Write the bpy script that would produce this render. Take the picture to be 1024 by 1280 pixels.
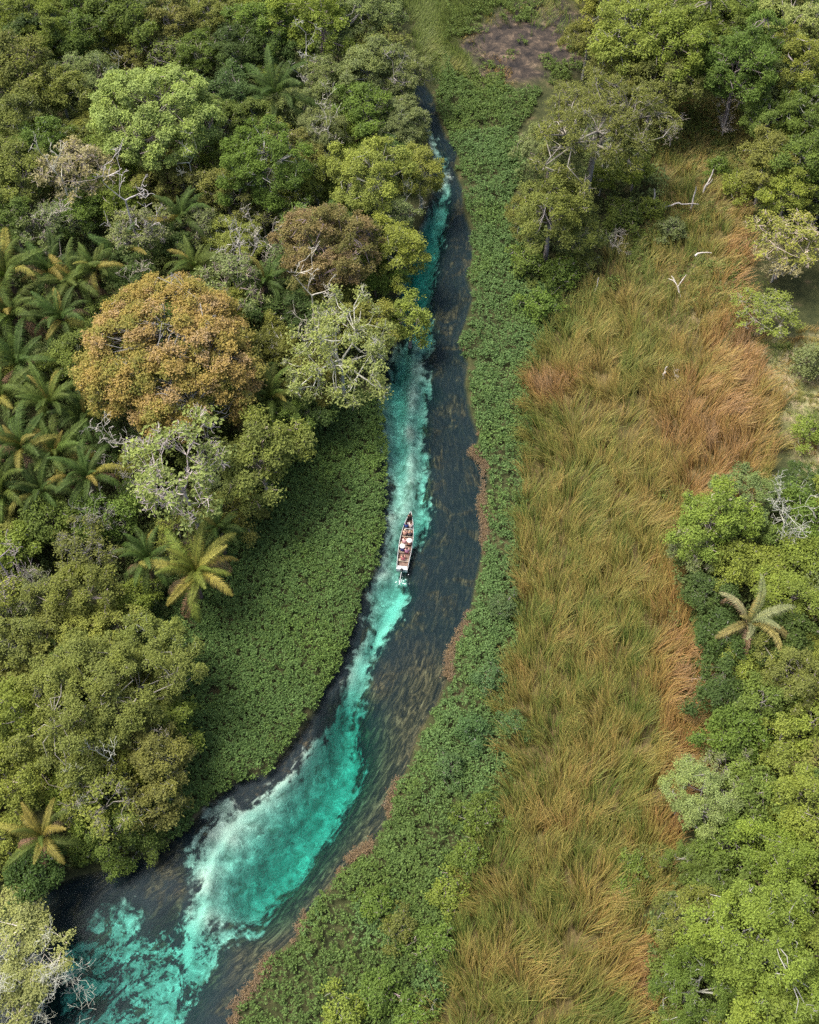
import bpy, math, random
import numpy as np
from math import radians as R, sin, cos, tan, pi
from mathutils import Vector, Matrix

scene = bpy.context.scene
COL = scene.collection
for o in list(bpy.data.objects):
    bpy.data.objects.remove(o)

# ------------------------------------------------------------------ camera
CAM_H, PITCH, VFOV = 90.0, 57.0, 50.0
cam_d = bpy.data.cameras.new('camera')
cam = bpy.data.objects.new('camera', cam_d)
COL.objects.link(cam)
cam.location = (0, 0, CAM_H)
cam.rotation_euler = (R(90 - PITCH), 0, 0)
cam_d.sensor_fit = 'VERTICAL'
cam_d.sensor_height = 24
cam_d.lens = 12 / tan(R(VFOV / 2))
cam_d.clip_start = 0.5
cam_d.clip_end = 6000
scene.camera = cam
# ------------------------------------------------------------------ world
SUN_EL, SUN_AZ = 63.0, -75.0        # azimuth measured from +Y towards +X
w = bpy.data.worlds.new('World')
scene.world = w
w.use_nodes = True
nt = w.node_tree
bg = nt.nodes['Background']
sky = nt.nodes.new('ShaderNodeTexSky')
sky.sky_type = 'NISHITA'
sky.sun_disc = False
sky.sun_elevation = R(SUN_EL)
sky.sun_rotation = R(SUN_AZ)
sky.air_density = 0.7
sky.dust_density = 6.0
sky.ozone_density = 0.6
nt.links.new(sky.outputs[0], bg.inputs[0])
bg.inputs[1].default_value = 0.15
sun_d = bpy.data.lights.new('sun', 'SUN')
sun_d.energy = 1.9
sun_d.angle = R(22.0)
sun_d.color = (1.0, 0.95, 0.86)
sun = bpy.data.objects.new('sun', sun_d)
COL.objects.link(sun)
sd = Vector((sin(R(SUN_AZ)) * cos(R(SUN_EL)), cos(R(SUN_AZ)) * cos(R(SUN_EL)), sin(R(SUN_EL))))
sun.rotation_euler = (-sd).to_track_quat('-Z', 'Y').to_euler()
scene.view_settings.view_transform = 'Standard'
scene.view_settings.look = 'None'
scene.view_settings.exposure = 1.38
scene.view_settings.gamma = 1.0
scene.render.engine = 'CYCLES'
scene.cycles.max_bounces = 6
scene.cycles.diffuse_bounces = 3
scene.cycles.transparent_max_bounces = 8
scene.cycles.use_denoising = False
scene.cycles.sample_clamp_direct = 1.2
scene.cycles.sample_clamp_indirect = 1.2
scene.render.film_transparent = False

HAZE = 0.0
rng = np.random.default_rng(7)
random.seed(7)

# ------------------------------------------------------------------ maths helpers
F_PX = 640 / tan(R(VFOV / 2))
TH = R(90 - PITCH)

def unproj(px, py, z=0.0):
    dx = (px - 512) / F_PX
    dy = (640 - py) / F_PX
    wy = dy * cos(TH) + sin(TH)
    wz = dy * sin(TH) - cos(TH)
    t = (z - CAM_H) / wz
    return (dx * t, wy * t)

def proj(x, y, z):
    z = z - CAM_H
    cy = y * cos(TH) + z * sin(TH)
    cz = -y * sin(TH) + z * cos(TH)
    return 512 + F_PX * x / -cz, 640 - F_PX * cy / -cz

def pxm(px, py, z=0.0):             # pixels per metre
    x, y = unproj(px, py, z)
    return F_PX / (y * sin(TH) + (CAM_H - z) * cos(TH))

def poly(pts, z=0.0):
    return np.array([unproj(a, b, z) for a, b in pts])

def seg_d(P, A, B):
    d = B - A
    t = np.clip(((P - A) @ d) / max(d @ d, 1e-9), 0, 1)
    q = A + t[:, None] * d
    return np.hypot(*(P - q).T), t

def line_d(P, L):
    best = np.full(len(P), 1e9); u = np.zeros(len(P)); acc = 0
    for a, b in zip(L[:-1], L[1:]):
        d, t = seg_d(P, a, b)
        ln = np.hypot(*(b - a))
        m = d < best
        best[m] = d[m]; u[m] = acc + t[m] * ln
        acc += ln
    return best, u

def sd_poly(P, L):                  # > 0 inside
    C = np.vstack([L, L[:1]])
    d, _ = line_d(P, C)
    ins = np.zeros(len(P), bool)
    x, y = P[:, 0], P[:, 1]
    for (x1, y1), (x2, y2) in zip(C[:-1], C[1:]):
        if y1 == y2: continue
        c = ((y1 > y) != (y2 > y)) & (x < (x2 - x1) * (y - y1) / (y2 - y1) + x1)
        ins ^= c
    return np.where(ins, d, -d)

_lat = np.random.default_rng(3).random((256, 256))
def vnoise(x, y, s=1.0, seed=0):
    x = np.asarray(x) / s + seed * 17.3; y = np.asarray(y) / s + seed * 9.7
    xi = np.floor(x).astype(int); yi = np.floor(y).astype(int)
    fx = x - xi; fy = y - yi
    fx = fx * fx * (3 - 2 * fx); fy = fy * fy * (3 - 2 * fy)
    g = lambda i, j: _lat[i & 255, j & 255]
    return (g(xi, yi) * (1 - fx) + g(xi + 1, yi) * fx) * (1 - fy) + (g(xi, yi + 1) * (1 - fx) + g(xi + 1, yi + 1) * fx) * fy
def fbm(x, y, s=1.0, seed=0, o=4):
    r = 0; a = 0.5; t = 0
    for k in range(o):
        r = r + a * vnoise(x, y, s / 2 ** k, seed + k); t += a; a *= 0.5
    return r / t
def sstep(a, b, x):
    t = np.clip((x - a) / (b - a), 0, 1); return t * t * (3 - 2 * t)

# ------------------------------------------------------------------ zones, traced on the ground
river_l = [(470, 60), (520, 120), (530, 150), (540, 190), (545, 230), (528, 280), (508, 330), (498, 370), (492, 420), (480, 460), (470, 500), (474, 560), (480, 620), (478, 665), (470, 690), (472, 712), (452, 740), (446, 775), (436, 800), (426, 832), (405, 855), (398, 885), (378, 915), (355, 945), (332, 968), (300, 976), (268, 1000), (240, 1030), (200, 1062), (150, 1085), (95, 1098), (40, 1120), (-60, 1160)]
river_r = [(-60, 1460), (250, 1400), (290, 1300), (292, 1262), (322, 1225), (338, 1195), (372, 1168), (388, 1135), (418, 1098), (440, 1072), (462, 1058), (480, 1030), (492, 990), (510, 955), (522, 915), (545, 880), (560, 845), (562, 815), (585, 775), (592, 735), (600, 700), (606, 660), (600, 630), (608, 600), (604, 578), (590, 566), (598, 545), (588, 520), (580, 480), (584, 455), (572, 425), (582, 400), (590, 370), (582, 345), (590, 320), (588, 290), (578, 262), (577, 235), (566, 210), (572, 188), (556, 170), (548, 150), (540, 120), (500, 60)]
RIVER = poly(river_l + river_r)
RCEN = poly([(485, 60), (545, 160), (562, 220), (560, 290), (548, 350), (535, 430), (530, 520), (542, 600), (545, 660), (525, 740), (490, 840), (440, 930), (370, 1020), (290, 1110), (190, 1190), (80, 1290), (20, 1400)])
sand_l = [(522, 152), (538, 190), (548, 215), (540, 255), (522, 300), (500, 345), (495, 380), (510, 420), (492, 440), (480, 480), (470, 520), (476, 560), (484, 600), (488, 640), (480, 690), (470, 715), (456, 745), (462, 780), (456, 808), (436, 830), (425, 868), (408, 905), (385, 938), (355, 978), (320, 1000), (288, 1018), (262, 1042), (250, 1080), (240, 1110), (232, 1145), (222, 1185)]
sand_r = [(240, 1190), (256, 1158), (290, 1150), (318, 1142), (345, 1122), (375, 1088), (388, 1060), (420, 1020), (437, 985), (446, 955), (440, 925), (446, 890), (456, 850), (462, 826), (482, 790), (500, 762), (510, 738), (502, 712), (530, 665), (536, 630), (530, 590), (528, 560), (528, 530), (540, 490), (530, 450), (540, 420), (535, 370), (546, 330), (552, 290), (558, 262), (565, 235), (556, 205), (550, 185), (536, 160)]
SAND = poly(sand_l + sand_r)
MIXED = poly([(60, 1180), (130, 1120), (180, 1150), (232, 1110), (262, 1060), (310, 1010), (255, 1000), (215, 1060), (240, 1150), (300, 1160), (240, 1300), (180, 1400), (20, 1400)])
STREAK = poly([(508, 728), (494, 752), (482, 778), (462, 802), (452, 818), (446, 838), (428, 872), (410, 905), (392, 935), (366, 965), (338, 990), (312, 1012), (284, 1040), (262, 1080), (246, 1120), (236, 1160), (230, 1200)])
STREAK2 = poly([(520, 290), (530, 350), (515, 450), (506, 480), (505, 520), (515, 560), (512, 590), (520, 620)])
DEEP = poly([(430, 900), (436, 930), (425, 975), (405, 1010), (380, 1050), (355, 1090), (325, 1120)])
DEEP2 = poly([(540, 250), (528, 300), (518, 340), (512, 380)])
WEEDB = poly([(540, 850), (500, 930), (455, 1030), (420, 1080), (370, 1120), (330, 1190)])
CARPET_L = poly([(478, 500), (484, 560), (484, 620), (481, 665), (472, 690), (474, 705), (450, 742), (446, 775), (436, 800), (424, 832), (404, 855), (396, 885), (376, 915), (352, 944), (330, 966), (300, 974), (262, 1000), (225, 1045), (195, 1055), (180, 1000), (180, 880), (170, 800), (190, 740), (250, 690), (290, 640), (330, 580), (350, 520), (400, 470)], .4)
carp_r_edge = [(620, 60), (680, 110), (650, 160), (655, 200), (640, 240), (660, 290), (705, 350), (700, 400), (676, 440), (662, 490), (662, 560), (656, 620), (652, 690), (656, 740), (648, 800), (640, 860), (632, 905), (640, 960), (628, 1030), (600, 1075), (588, 1130), (570, 1180), (560, 1230), (535, 1300), (520, 1420)]
CARPET_R = poly([(550, 60)] + carp_r_edge + [(250, 1400), (296, 1300), (298, 1262), (328, 1222), (344, 1195), (376, 1170), (392, 1137), (422, 1100), (444, 1075), (466, 1060), (484, 1030), (496, 990), (514, 955), (526, 915), (549, 880), (564, 845), (566, 815), (589, 775), (596, 735), (604, 700), (610, 660), (604, 630), (612, 600), (608, 578), (594, 566), (602, 545), (592, 520), (584, 480), (588, 455), (576, 425), (586, 400), (594, 370), (586, 345), (594, 320), (592, 290), (582, 262), (581, 235), (570, 210), (576, 188), (560, 170), (552, 150), (545, 120)], .4)
FIELD = poly([(800, 150), (850, 120), (915, 130), (945, 190), (930, 260), (940, 310), (925, 360), (935, 440), (962, 500), (970, 560), (955, 605), (900, 640), (860, 680), (845, 740), (862, 810), (878, 870), (884, 930), (868, 975), (840, 1010), (838, 1060), (832, 1110), (800, 1140), (815, 1200), (815, 1300), (830, 1430)] + carp_r_edge[::-1][:18] + [(735, 360), (760, 320), (800, 290), (830, 240)], .4)
PATH_DRY = poly([(905, 330), (880, 300), (860, 330), (850, 360), (865, 400), (930, 460), (965, 520), (1000, 600), (1100, 620), (1100, 400), (1010, 420), (960, 420)], .3)
RUST = [(890, 550, 100, 95), (930, 450, 50, 70), (690, 490, 35, 22), (848, 880, 32, 150), (850, 1040, 25, 50), (930, 330, 30, 50), (800, 1210, 30, 60)]
BOG = poly([(590, 30), (640, 5), (700, -10), (745, 30), (745, 95), (690, 80), (660, 112), (600, 98), (575, 60)], .2)
FOREST_L = poly([(-170, -60), (470, -60), (505, 40), (528, 120), (532, 160), (512, 250), (500, 320), (480, 400), (462, 470), (415, 490), (375, 560), (330, 610), (290, 660), (232, 730), (205, 800), (225, 880), (215, 960), (215, 1010), (190, 1050), (130, 1085), (60, 1100), (-60, 1150), (-130, 1100)])
FOREST_R1 = poly([(735, -60), (740, 60), (790, 130), (850, 120), (905, 110), (945, 170), (935, 250), (950, 290), (1170, 340), (1170, -60)])
FOREST_R2 = poly([(840, 680), (880, 640), (950, 610), (1000, 600), (1160, 600), (1130, 1430), (820, 1430), (812, 1210), (800, 1150), (838, 1100), (850, 1010), (880, 940), (875, 860), (845, 790)])
FOREST_R3 = poly([(645, 225), (690, 150), (800, 180), (830, 240), (790, 300), (740, 330), (690, 330), (655, 290)])

def ground_z(x, y):
    x = np.atleast_1d(np.asarray(x, float)); y = np.atleast_1d(np.asarray(y, float))
    P = np.stack([x, y], 1)
    r = sd_poly(P, RIVER)
    z = 0.18 + 0.12 * fbm(x, y, 3, 5) + 2.2 * sstep(18, 60, -r) * (fbm(x, y, 40, 8) * 1.3)
    bed = -0.3 - 1.3 * sstep(0, 2.5, r) - 0.25 * fbm(x, y, 2.5, 11)
    return np.where(r > -0.35, bed + (z - bed) * sstep(0.25, -0.35, r), z)

def gz(x, y):
    return float(ground_z([x], [y])[0])

# ------------------------------------------------------------------ mesh helpers
def np_mesh(name, V, Q, attrs=None, smooth=False, mats=()):
    V = np.asarray(V, np.float32); Q = np.asarray(Q, np.int32)
    me = bpy.data.meshes.new(name)
    k = Q.shape[1]
    me.vertices.add(len(V)); me.vertices.foreach_set('co', V.ravel())
    me.loops.add(Q.size); me.loops.foreach_set('vertex_index', Q.ravel())
    me.polygons.add(len(Q))
    me.polygons.foreach_set('loop_start', np.arange(0, Q.size, k, dtype=np.int32))
    me.polygons.foreach_set('loop_total', np.full(len(Q), k, np.int32))
    me.polygons.foreach_set('use_smooth', np.full(len(Q), smooth))
    for n, a in (attrs or {}).items():
        a = np.asarray(a, np.float32)
        if a.ndim == 1:
            at = me.attributes.new(n, 'FLOAT', 'POINT'); at.data.foreach_set('value', a)
        else:
            at = me.attributes.new(n, 'FLOAT_VECTOR', 'POINT'); at.data.foreach_set('vector', a.ravel())
    for m in mats: me.materials.append(m)
    me.update(calc_edges=True)
    me.validate()
    return me

def link(name, data, parent=None, loc=None, color=None, **props):
    o = bpy.data.objects.new(name, data)
    COL.objects.link(o)
    if parent: o.parent = parent
    if loc is not None: o.location = loc
    if color is not None: o.color = (*color[:3], 1)
    for k, v in props.items(): o[k] = v
    return o

def norm(a):
    return a / np.maximum(np.linalg.norm(a, axis=1, keepdims=True), 1e-6)

def leaf_quads(P, N, size, asp, g):
    """rhombus leaves: centre P, normal N, length size"""
    n = len(P)
    r = norm(g.normal(size=(n, 3)))
    N = norm(N)
    T = norm(np.cross(N, r)); B = np.cross(N, T)
    s = np.asarray(size)[:, None] * 0.5
    w_ = s * asp
    V = np.empty((n, 4, 3))
    V[:, 0] = P - T * s
    V[:, 1] = P + B * w_ + N * w_ * .35 - T * s * .1
    V[:, 2] = P + T * s
    V[:, 3] = P - B * w_ + N * w_ * .35 - T * s * .1
    Q = np.arange(4 * n).reshape(n, 4)
    return V.reshape(-1, 3), Q

class Tubes:
    def __init__(s): s.V = []; s.Q = []; s.n = 0; s.A = []
    def add(s, pts, rad, sides=5, tone=0.5):
        pts = np.asarray(pts, float); rad = np.asarray(rad, float)
        m = len(pts)
        T = np.gradient(pts, axis=0); T = norm(T)
        up = np.array([0.13, 0.21, 0.97]) if abs(T[0][2]) < 0.8 else np.array([1.0, 0.1, 0.05])
        X = norm(np.cross(T, up)); Y = np.cross(T, X)
        a = np.arange(sides) * 2 * pi / sides
        ring = pts[:, None] + rad[:, None, None] * (np.cos(a)[None, :, None] * X[:, None] + np.sin(a)[None, :, None] * Y[:, None])
        s.V.append(ring.reshape(-1, 3))
        i = np.arange(m - 1)[:, None] * sides; j = np.arange(sides)[None, :]; k = (j + 1) % sides
        q = np.stack([i + j, i + k, i + sides + k, i + sides + j], -1).reshape(-1, 4) + s.n
        s.Q.append(q); s.A.append(np.full(m * sides, tone)); s.n += m * sides
    def mesh(s, name, mats):
        return np_mesh(name, np.vstack(s.V), np.vstack(s.Q), {'tone': np.concatenate(s.A)}, True, mats)

# ------------------------------------------------------------------ materials
def mat(name):
    m = bpy.data.materials.new(name); m.use_nodes = True
    nt = m.node_tree
    for n in list(nt.nodes): nt.nodes.remove(n)
    out = nt.nodes.new('ShaderNodeOutputMaterial')
    return m, nt, out
def N(nt, t, **kw):
    n = nt.nodes.new(t)
    for k, v in kw.items():
        if k.startswith('i_'):
            key = k[2:]
            key = int(key) if key.isdigit() else key
            n.inputs[key].default_value = v
        else: setattr(n, k, v)
    return n
def attr(nt, name, typ='GEOMETRY'):
    return N(nt, 'ShaderNodeAttribute', attribute_name=name, attribute_type=typ)
def math_n(nt, op, a, b=None, c=None, clamp=False):
    n = N(nt, 'ShaderNodeMath', operation=op); n.use_clamp = clamp
    for i, v in enumerate((a, b, c)):
        if v is None: continue
        if isinstance(v, (int, float)): n.inputs[i].default_value = v
        else: nt.links.new(v, n.inputs[i])
    return n.outputs[0]
def mixc(nt, f, a, b, mode='MIX'):
    n = N(nt, 'ShaderNodeMix', data_type='RGBA', blend_type=mode)
    for i, v in ((0, f), (6, a), (7, b)):
        if isinstance(v, (int, float)): n.inputs[i].default_value = v
        elif isinstance(v, tuple): n.inputs[i].default_value = (*v[:3], 1)
        else: nt.links.new(v, n.inputs[i])
    return n.outputs[2]
def ramp(nt, f, stops, interp='LINEAR'):
    n = N(nt, 'ShaderNodeValToRGB'); cr = n.color_ramp; cr.interpolation = interp
    while len(cr.elements) > 1: cr.elements.remove(cr.elements[-1])
    for i, (p, c) in enumerate(stops):
        e = cr.elements[0] if i == 0 else cr.elements.new(p)
        e.position = p; e.color = (*c[:3], 1)
    nt.links.new(f, n.inputs[0])
    return n.outputs[0]
def maprange(nt, v, a, b, c=0.0, d=1.0, smooth=False):
    n = N(nt, 'ShaderNodeMapRange'); n.clamp = True
    if smooth: n.interpolation_type = 'SMOOTHSTEP'
    nt.links.new(v, n.inputs[0])
    for i, x in enumerate((a, b, c, d)): n.inputs[i + 1].default_value = x
    return n.outputs[0]

def leafy_shader(nt, out, col, transl=0.3, spec=0.12, rough=0.6):
    p = N(nt, 'ShaderNodeBsdfPrincipled'); p.inputs['Roughness'].default_value = rough
    p.inputs['Specular IOR Level'].default_value = spec
    nt.links.new(col, p.inputs['Base Color'])
    t = N(nt, 'ShaderNodeBsdfTranslucent')
    c2 = mixc(nt, 1.0, col, (1.15, 1.2, 0.6), 'MULTIPLY')
    nt.links.new(c2, t.inputs[0])
    m = N(nt, 'ShaderNodeMixShader'); m.inputs[0].default_value = transl
    nt.links.new(p.outputs[0], m.inputs[1]); nt.links.new(t.outputs[0], m.inputs[2])
    nt.links.new(m.outputs[0], out.inputs[0])

def foliage_mat(name, mix_col, mode='obj', spread=(0.62, 1.38)):
    """object colour, varied leaf by leaf ('tone') and clump by clump ('hue')"""
    m, nt, out = mat(name)
    oi = N(nt, 'ShaderNodeObjectInfo')
    tone = attr(nt, 'tone').outputs['Fac']; hue = attr(nt, 'hue').outputs['Fac']
    if mode == 'obj': base = oi.outputs['Color']
    else: base = ramp(nt, hue, mode)
    if mode == 'obj':
        h = maprange(nt, hue, 0.35, 1.0, 0.0, 0.55)
        base = mixc(nt, h, base, mixc(nt, 1.0, base, mix_col, 'MULTIPLY'))
    b = maprange(nt, tone, 0, 1, *spread)
    v = N(nt, 'ShaderNodeVectorMath', operation='SCALE')
    nt.links.new(base, v.inputs[0]); nt.links.new(b, v.inputs['Scale'])
    leafy_shader(nt, out, v.outputs[0])
    return m
M_LEAF = foliage_mat('leaves', (1.30, 1.25, 0.85))
M_ORANGE = foliage_mat('orange_flush_leaves', None, [(0.0, (.155, .175, .04)), (.3, (.225, .20, .05)), (.55, (.285, .215, .058)), (.8, (.31, .22, .085)), (1.0, (.35, .265, .16))], (0.7, 1.3))
M_BROWN = foliage_mat('brown_olive_leaves', None, [(0.0, (.10, .11, .03)), (.4, (.15, .135, .045)), (.7, (.19, .145, .06)), (1.0, (.22, .165, .085))])
M_GROUNDLEAF = foliage_mat('carpet_leaves', (1.35, 1.22, 0.75))

def bark_mat():
    m, nt, out = mat('bark')
    oi = N(nt, 'ShaderNodeObjectInfo')
    tc = N(nt, 'ShaderNodeTexCoord')
    n1 = N(nt, 'ShaderNodeTexNoise', i_Scale=3.0, i_Detail=5.0)
    nt.links.new(tc.outputs['Object'], n1.inputs['Vector'])
    b = maprange(nt, n1.outputs['Fac'], .3, .7, .55, 1.3)
    v = N(nt, 'ShaderNodeVectorMath', operation='SCALE')
    nt.links.new(oi.outputs['Color'], v.inputs[0]); nt.links.new(b, v.inputs['Scale'])
    p = N(nt, 'ShaderNodeBsdfPrincipled', i_Roughness=.9)
    p.inputs['Specular IOR Level'].default_value = .15
    nt.links.new(v.outputs[0], p.inputs['Base Color'])
    nt.links.new(p.outputs[0], out.inputs[0])
    return m
M_BARK = bark_mat()

def plain(name, col, rough=.6, spec=.3, noise=0.12, scale=6.0, metal=0.0):
    m, nt, out = mat(name)
    tc = N(nt, 'ShaderNodeTexCoord')
    n1 = N(nt, 'ShaderNodeTexNoise', i_Scale=scale, i_Detail=4.0)
    nt.links.new(tc.outputs['Object'], n1.inputs['Vector'])
    b = maprange(nt, n1.outputs['Fac'], .3, .7, 1 - noise, 1 + noise)
    c = N(nt, 'ShaderNodeRGB'); c.outputs[0].default_value = (*col, 1)
    v = N(nt, 'ShaderNodeVectorMath', operation='SCALE')
    nt.links.new(c.outputs[0], v.inputs[0]); nt.links.new(b, v.inputs['Scale'])
    p = N(nt, 'ShaderNodeBsdfPrincipled', i_Roughness=rough, i_Metallic=metal)
    p.inputs['Specular IOR Level'].default_value = spec
    nt.links.new(v.outputs[0], p.inputs['Base Color'])
    nt.links.new(p.outputs[0], out.inputs[0])
    return m

# ------------------------------------------------------------------ ground + riverbed
def axis(lo, hi, step, far):
    a = np.arange(lo, hi + 1e-6, step)
    left = lo - np.cumsum(np.geomspace(step * 3, 420, 14)); right = hi + np.cumsum(np.geomspace(step * 3, 420, 14))
    return np.concatenate([left[::-1], a, right])
gx = axis(-62, 62, .30, 2000); gy = axis(6, 168, .30, 2000)
GX, GY = np.meshgrid(gx, gy)
P = np.stack([GX.ravel(), GY.ravel()], 1)
X, Y = P.T
r_sd = sd_poly(P, RIVER)
s_sd = np.maximum.reduce([sd_poly(P, SAND)] + [sd_poly(P, poly(q_)) for q_ in ([(268, 1156), (300, 1158), (322, 1166), (304, 1176), (276, 1172)], [(256, 1008), (286, 996), (300, 1012), (284, 1036), (262, 1030)], [(110, 1150), (150, 1128), (180, 1140), (150, 1165), (118, 1180)])]) + (fbm(X, Y, 2.2, 31) - .5) * 1.6
mix_in = sstep(-0.8, 2.0, sd_poly(P, MIXED))
d_st, _ = line_d(P, STREAK); d_st2, _ = line_d(P, STREAK2)
d_dp, _ = line_d(P, DEEP); d_dp2, _ = line_d(P, DEEP2)
d_wb, _ = line_d(P, WEEDB)
d_c, u_c = line_d(P, RCEN)
side = np.sign(X - np.interp(Y, RCEN[::-1, 1], RCEN[::-1, 0]))
streak = np.maximum(np.exp(-(d_st / (.25 + 1.1 * fbm(X, Y, 2.0, 4) ** 1.5)) ** 2), .55 * np.exp(-(d_st2 / .8) ** 2))
deep = np.maximum(np.exp(-(d_dp / 2.6) ** 2), .9 * np.exp(-(d_dp2 / 1.5) ** 2))
Z = ground_z(X, Y)
wtop = 1 - sstep(-1.2, .8, s_sd)
Z = np.where((r_sd > 0) & (wtop > 0), Z * (1 - wtop * (1 - mix_in)) + np.maximum(Z, -.30 - .25 * fbm(X, Y, 2, 14)) * wtop * (1 - mix_in), Z)
shoal = np.zeros(len(X))
for ln_, wd_ in (([(425, 868), (388, 930), (345, 985), (300, 1030), (272, 1075), (262, 1110), (285, 1140)], 2.3), ([(524, 430), (516, 480), (512, 540), (514, 600), (505, 640)], .9), ([(520, 340), (535, 270), (552, 220)], 1.0)):
    dd_, _ = line_d(P, poly(ln_)); shoal = np.maximum(shoal, np.exp(-(dd_ / wd_) ** 2))
shoal = np.clip(shoal * (.45 + 1.1 * fbm(X, Y, 1.6, 15)), 0, 1)
rough = (fbm(X, Y, 1.1, 16, 4) - .5) * 1.5 + (fbm(X, Y, 4.0, 17, 3) - .5) * 1.2
inr = sstep(0, 1.2, r_sd)
Z = np.where(r_sd > 0, np.minimum(Z - 1.9 * deep * inr + inr * (1.15 * shoal * (1 - deep) + .12 * streak + rough * .55 * (wtop < .5)), -.22 - .2 * (wtop < .5)), Z)
sandm = np.where(r_sd > -1, s_sd, -5)
dry = sstep(-1, 2, sd_poly(P, PATH_DRY))
fld = sstep(-1, 1, sd_poly(P, FIELD))
bog = sstep(-2, 2, sd_poly(P, BOG) + (fbm(X, Y, 3, 21) - .5) * 5)
n = len(gx); m_ = len(gy)
I = (np.arange(m_ - 1)[:, None] * n + np.arange(n - 1)[None]).ravel()
Q = np.stack([I, I + 1, I + n + 1, I + n], 1)

def ground_mat():
    m, nt, out = mat('ground_and_riverbed')
    riv = attr(nt, 'river').outputs['Fac']; sand = attr(nt, 'sand').outputs['Fac']
    mixed = attr(nt, 'mixed').outputs['Fac']; stk = attr(nt, 'streak').outputs['Fac']
    uv = attr(nt, 'flow').outputs['Vector']; dryn = attr(nt, 'dry').outputs['Fac']
    fl = attr(nt, 'field').outputs['Fac']; bogn = attr(nt, 'bog').outputs['Fac']; wb = attr(nt, 'weedband').outputs['Fac']
    tc = N(nt, 'ShaderNodeTexCoord')
    def noise(vec, sc, det=5, rough=.55, dist=0.0):
        k = N(nt, 'ShaderNodeTexNoise', i_Scale=sc, i_Detail=float(det), i_Roughness=rough, i_Distortion=dist)
        nt.links.new(vec, k.inputs['Vector']); return k.outputs['Fac']
    # warp
    nf = noise(uv, 0.9, 6, .62, .6)
    nw = noise(tc.outputs['Object'], 1.3, 6, .6, .4)
    nfine = noise(tc.outputs['Object'], 5.0, 5, .65)
    a = math_n(nt, 'MULTIPLY', math_n(nt, 'SUBTRACT', nf, .5), 3.6)
    b = math_n(nt, 'MULTIPLY', math_n(nt, 'SUBTRACT', nw, .5), 3.0)
    s = math_n(nt, 'ADD', sand, math_n(nt, 'ADD', a, b))
    # mixed zone: patches decided by noise
    pm = math_n(nt, 'MULTIPLY', math_n(nt, 'SUBTRACT', math_n(nt, 'ADD', math_n(nt, 'MULTIPLY', noise(uv, .8, 8, .66, 1.2), .45), math_n(nt, 'MULTIPLY', noise(tc.outputs['Object'], .42, 8, .66, 1.6), .55)), .492), 14.0)
    pm = math_n(nt, 'ADD', pm, math_n(nt, 'MULTIPLY', math_n(nt, 'SUBTRACT', nfine, .5), 3.0))
    pm = math_n(nt, 'ADD', pm, math_n(nt, 'MULTIPLY', stk, 1.2))
    smix = N(nt, 'ShaderNodeMix', data_type='FLOAT')
    nt.links.new(mixed, smix.inputs[0]); nt.links.new(s, smix.inputs[2]); nt.links.new(pm, smix.inputs[3])
    sf = maprange(nt, smix.outputs[0], -.35, .55, 0, 1, True)
    sand_c = ramp(nt, nw, [(.3, (.11, .13, .11)), (.45, (.22, .235, .205)), (.6, (.32, .33, .29)), (.7, (.42, .42, .38))])
    blot = noise(tc.outputs['Object'], .9, 7, .68, 1.0)
    dk = maprange(nt, blot, .52, .66, 0, .8, True)
    sand_c = mixc(nt, dk, sand_c, (.09, .12, .09))
    sand_c = mixc(nt, maprange(nt, blot, .46, .36, 0, .55, True), sand_c, (.60, .60, .52))
    sand_c = mixc(nt, maprange(nt, math_n(nt, 'MULTIPLY', stk, math_n(nt, 'ADD', nf, .30)), .35, .85), sand_c, (.46, .49, .42))
    stv = N(nt, 'ShaderNodeVectorMath', operation='MULTIPLY'); nt.links.new(uv, stv.inputs[0]); stv.inputs[1].default_value = (2.6, 3.4, 1)
    wv = noise(stv.outputs[0], 1.0, 6, .65, .9)
    weed_sky_tint = ramp(nt, wv, [(.3, (.007, .011, .015)), (.5, (.011, .016, .020)), (.62, (.024, .025, .023)), (.74, (.06, .050, .036))])  # dark weed colour, with the blue sky reflection painted into its darker stops
    weed_b = ramp(nt, wv, [(.38, (.008, .009, .010)), (.5, (.035, .027, .018)), (.58, (.09, .06, .035)), (.68, (.17, .12, .07))])
    blob = maprange(nt, noise(tc.outputs['Object'], .33, 6, .62, .8), .50, .64, 0, .75, True)
    weed = mixc(nt, math_n(nt, 'MAXIMUM', wb, blob), weed_sky_tint, weed_b)
    bedc = mixc(nt, sf, weed, sand_c)
    # land
    n2 = noise(tc.outputs['Object'], .7, 6, .6)
    litter = ramp(nt, n2, [(.3, (.018, .024, .010)), (.55, (.04, .045, .018)), (.75, (.08, .065, .035))])
    fieldc = ramp(nt, n2, [(.3, (.05, .048, .018)), (.5, (.08, .065, .026)), (.7, (.13, .095, .045))])
    dryc = ramp(nt, n2, [(.3, (.10, .12, .04)), (.48, (.17, .165, .08)), (.6, (.24, .20, .12)), (.75, (.32, .26, .18))])
    bogc = ramp(nt, noise(tc.outputs['Object'], .5, 8, .7, .5), [(.40, (.016, .015, .015)), (.52, (.04, .033, .027)), (.58, (.075, .058, .042)), (.63, (.13, .10, .07)), (.72, (.24, .18, .11))])
    land = mixc(nt, fl, litter, fieldc); land = mixc(nt, dryn, land, dryc); land = mixc(nt, bogn, land, bogc)
    c = mixc(nt, maprange(nt, riv, -.25, .15), land, bedc)
    p = N(nt, 'ShaderNodeBsdfPrincipled', i_Roughness=.95); p.inputs['Specular IOR Level'].default_value = .1
    nt.links.new(c, p.inputs['Base Color'])
    bp = N(nt, 'ShaderNodeBump', i_Strength=.6, i_Distance=.15); nt.links.new(nfine, bp.inputs['Height']); nt.links.new(bp.outputs[0], p.inputs['Normal'])
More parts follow.
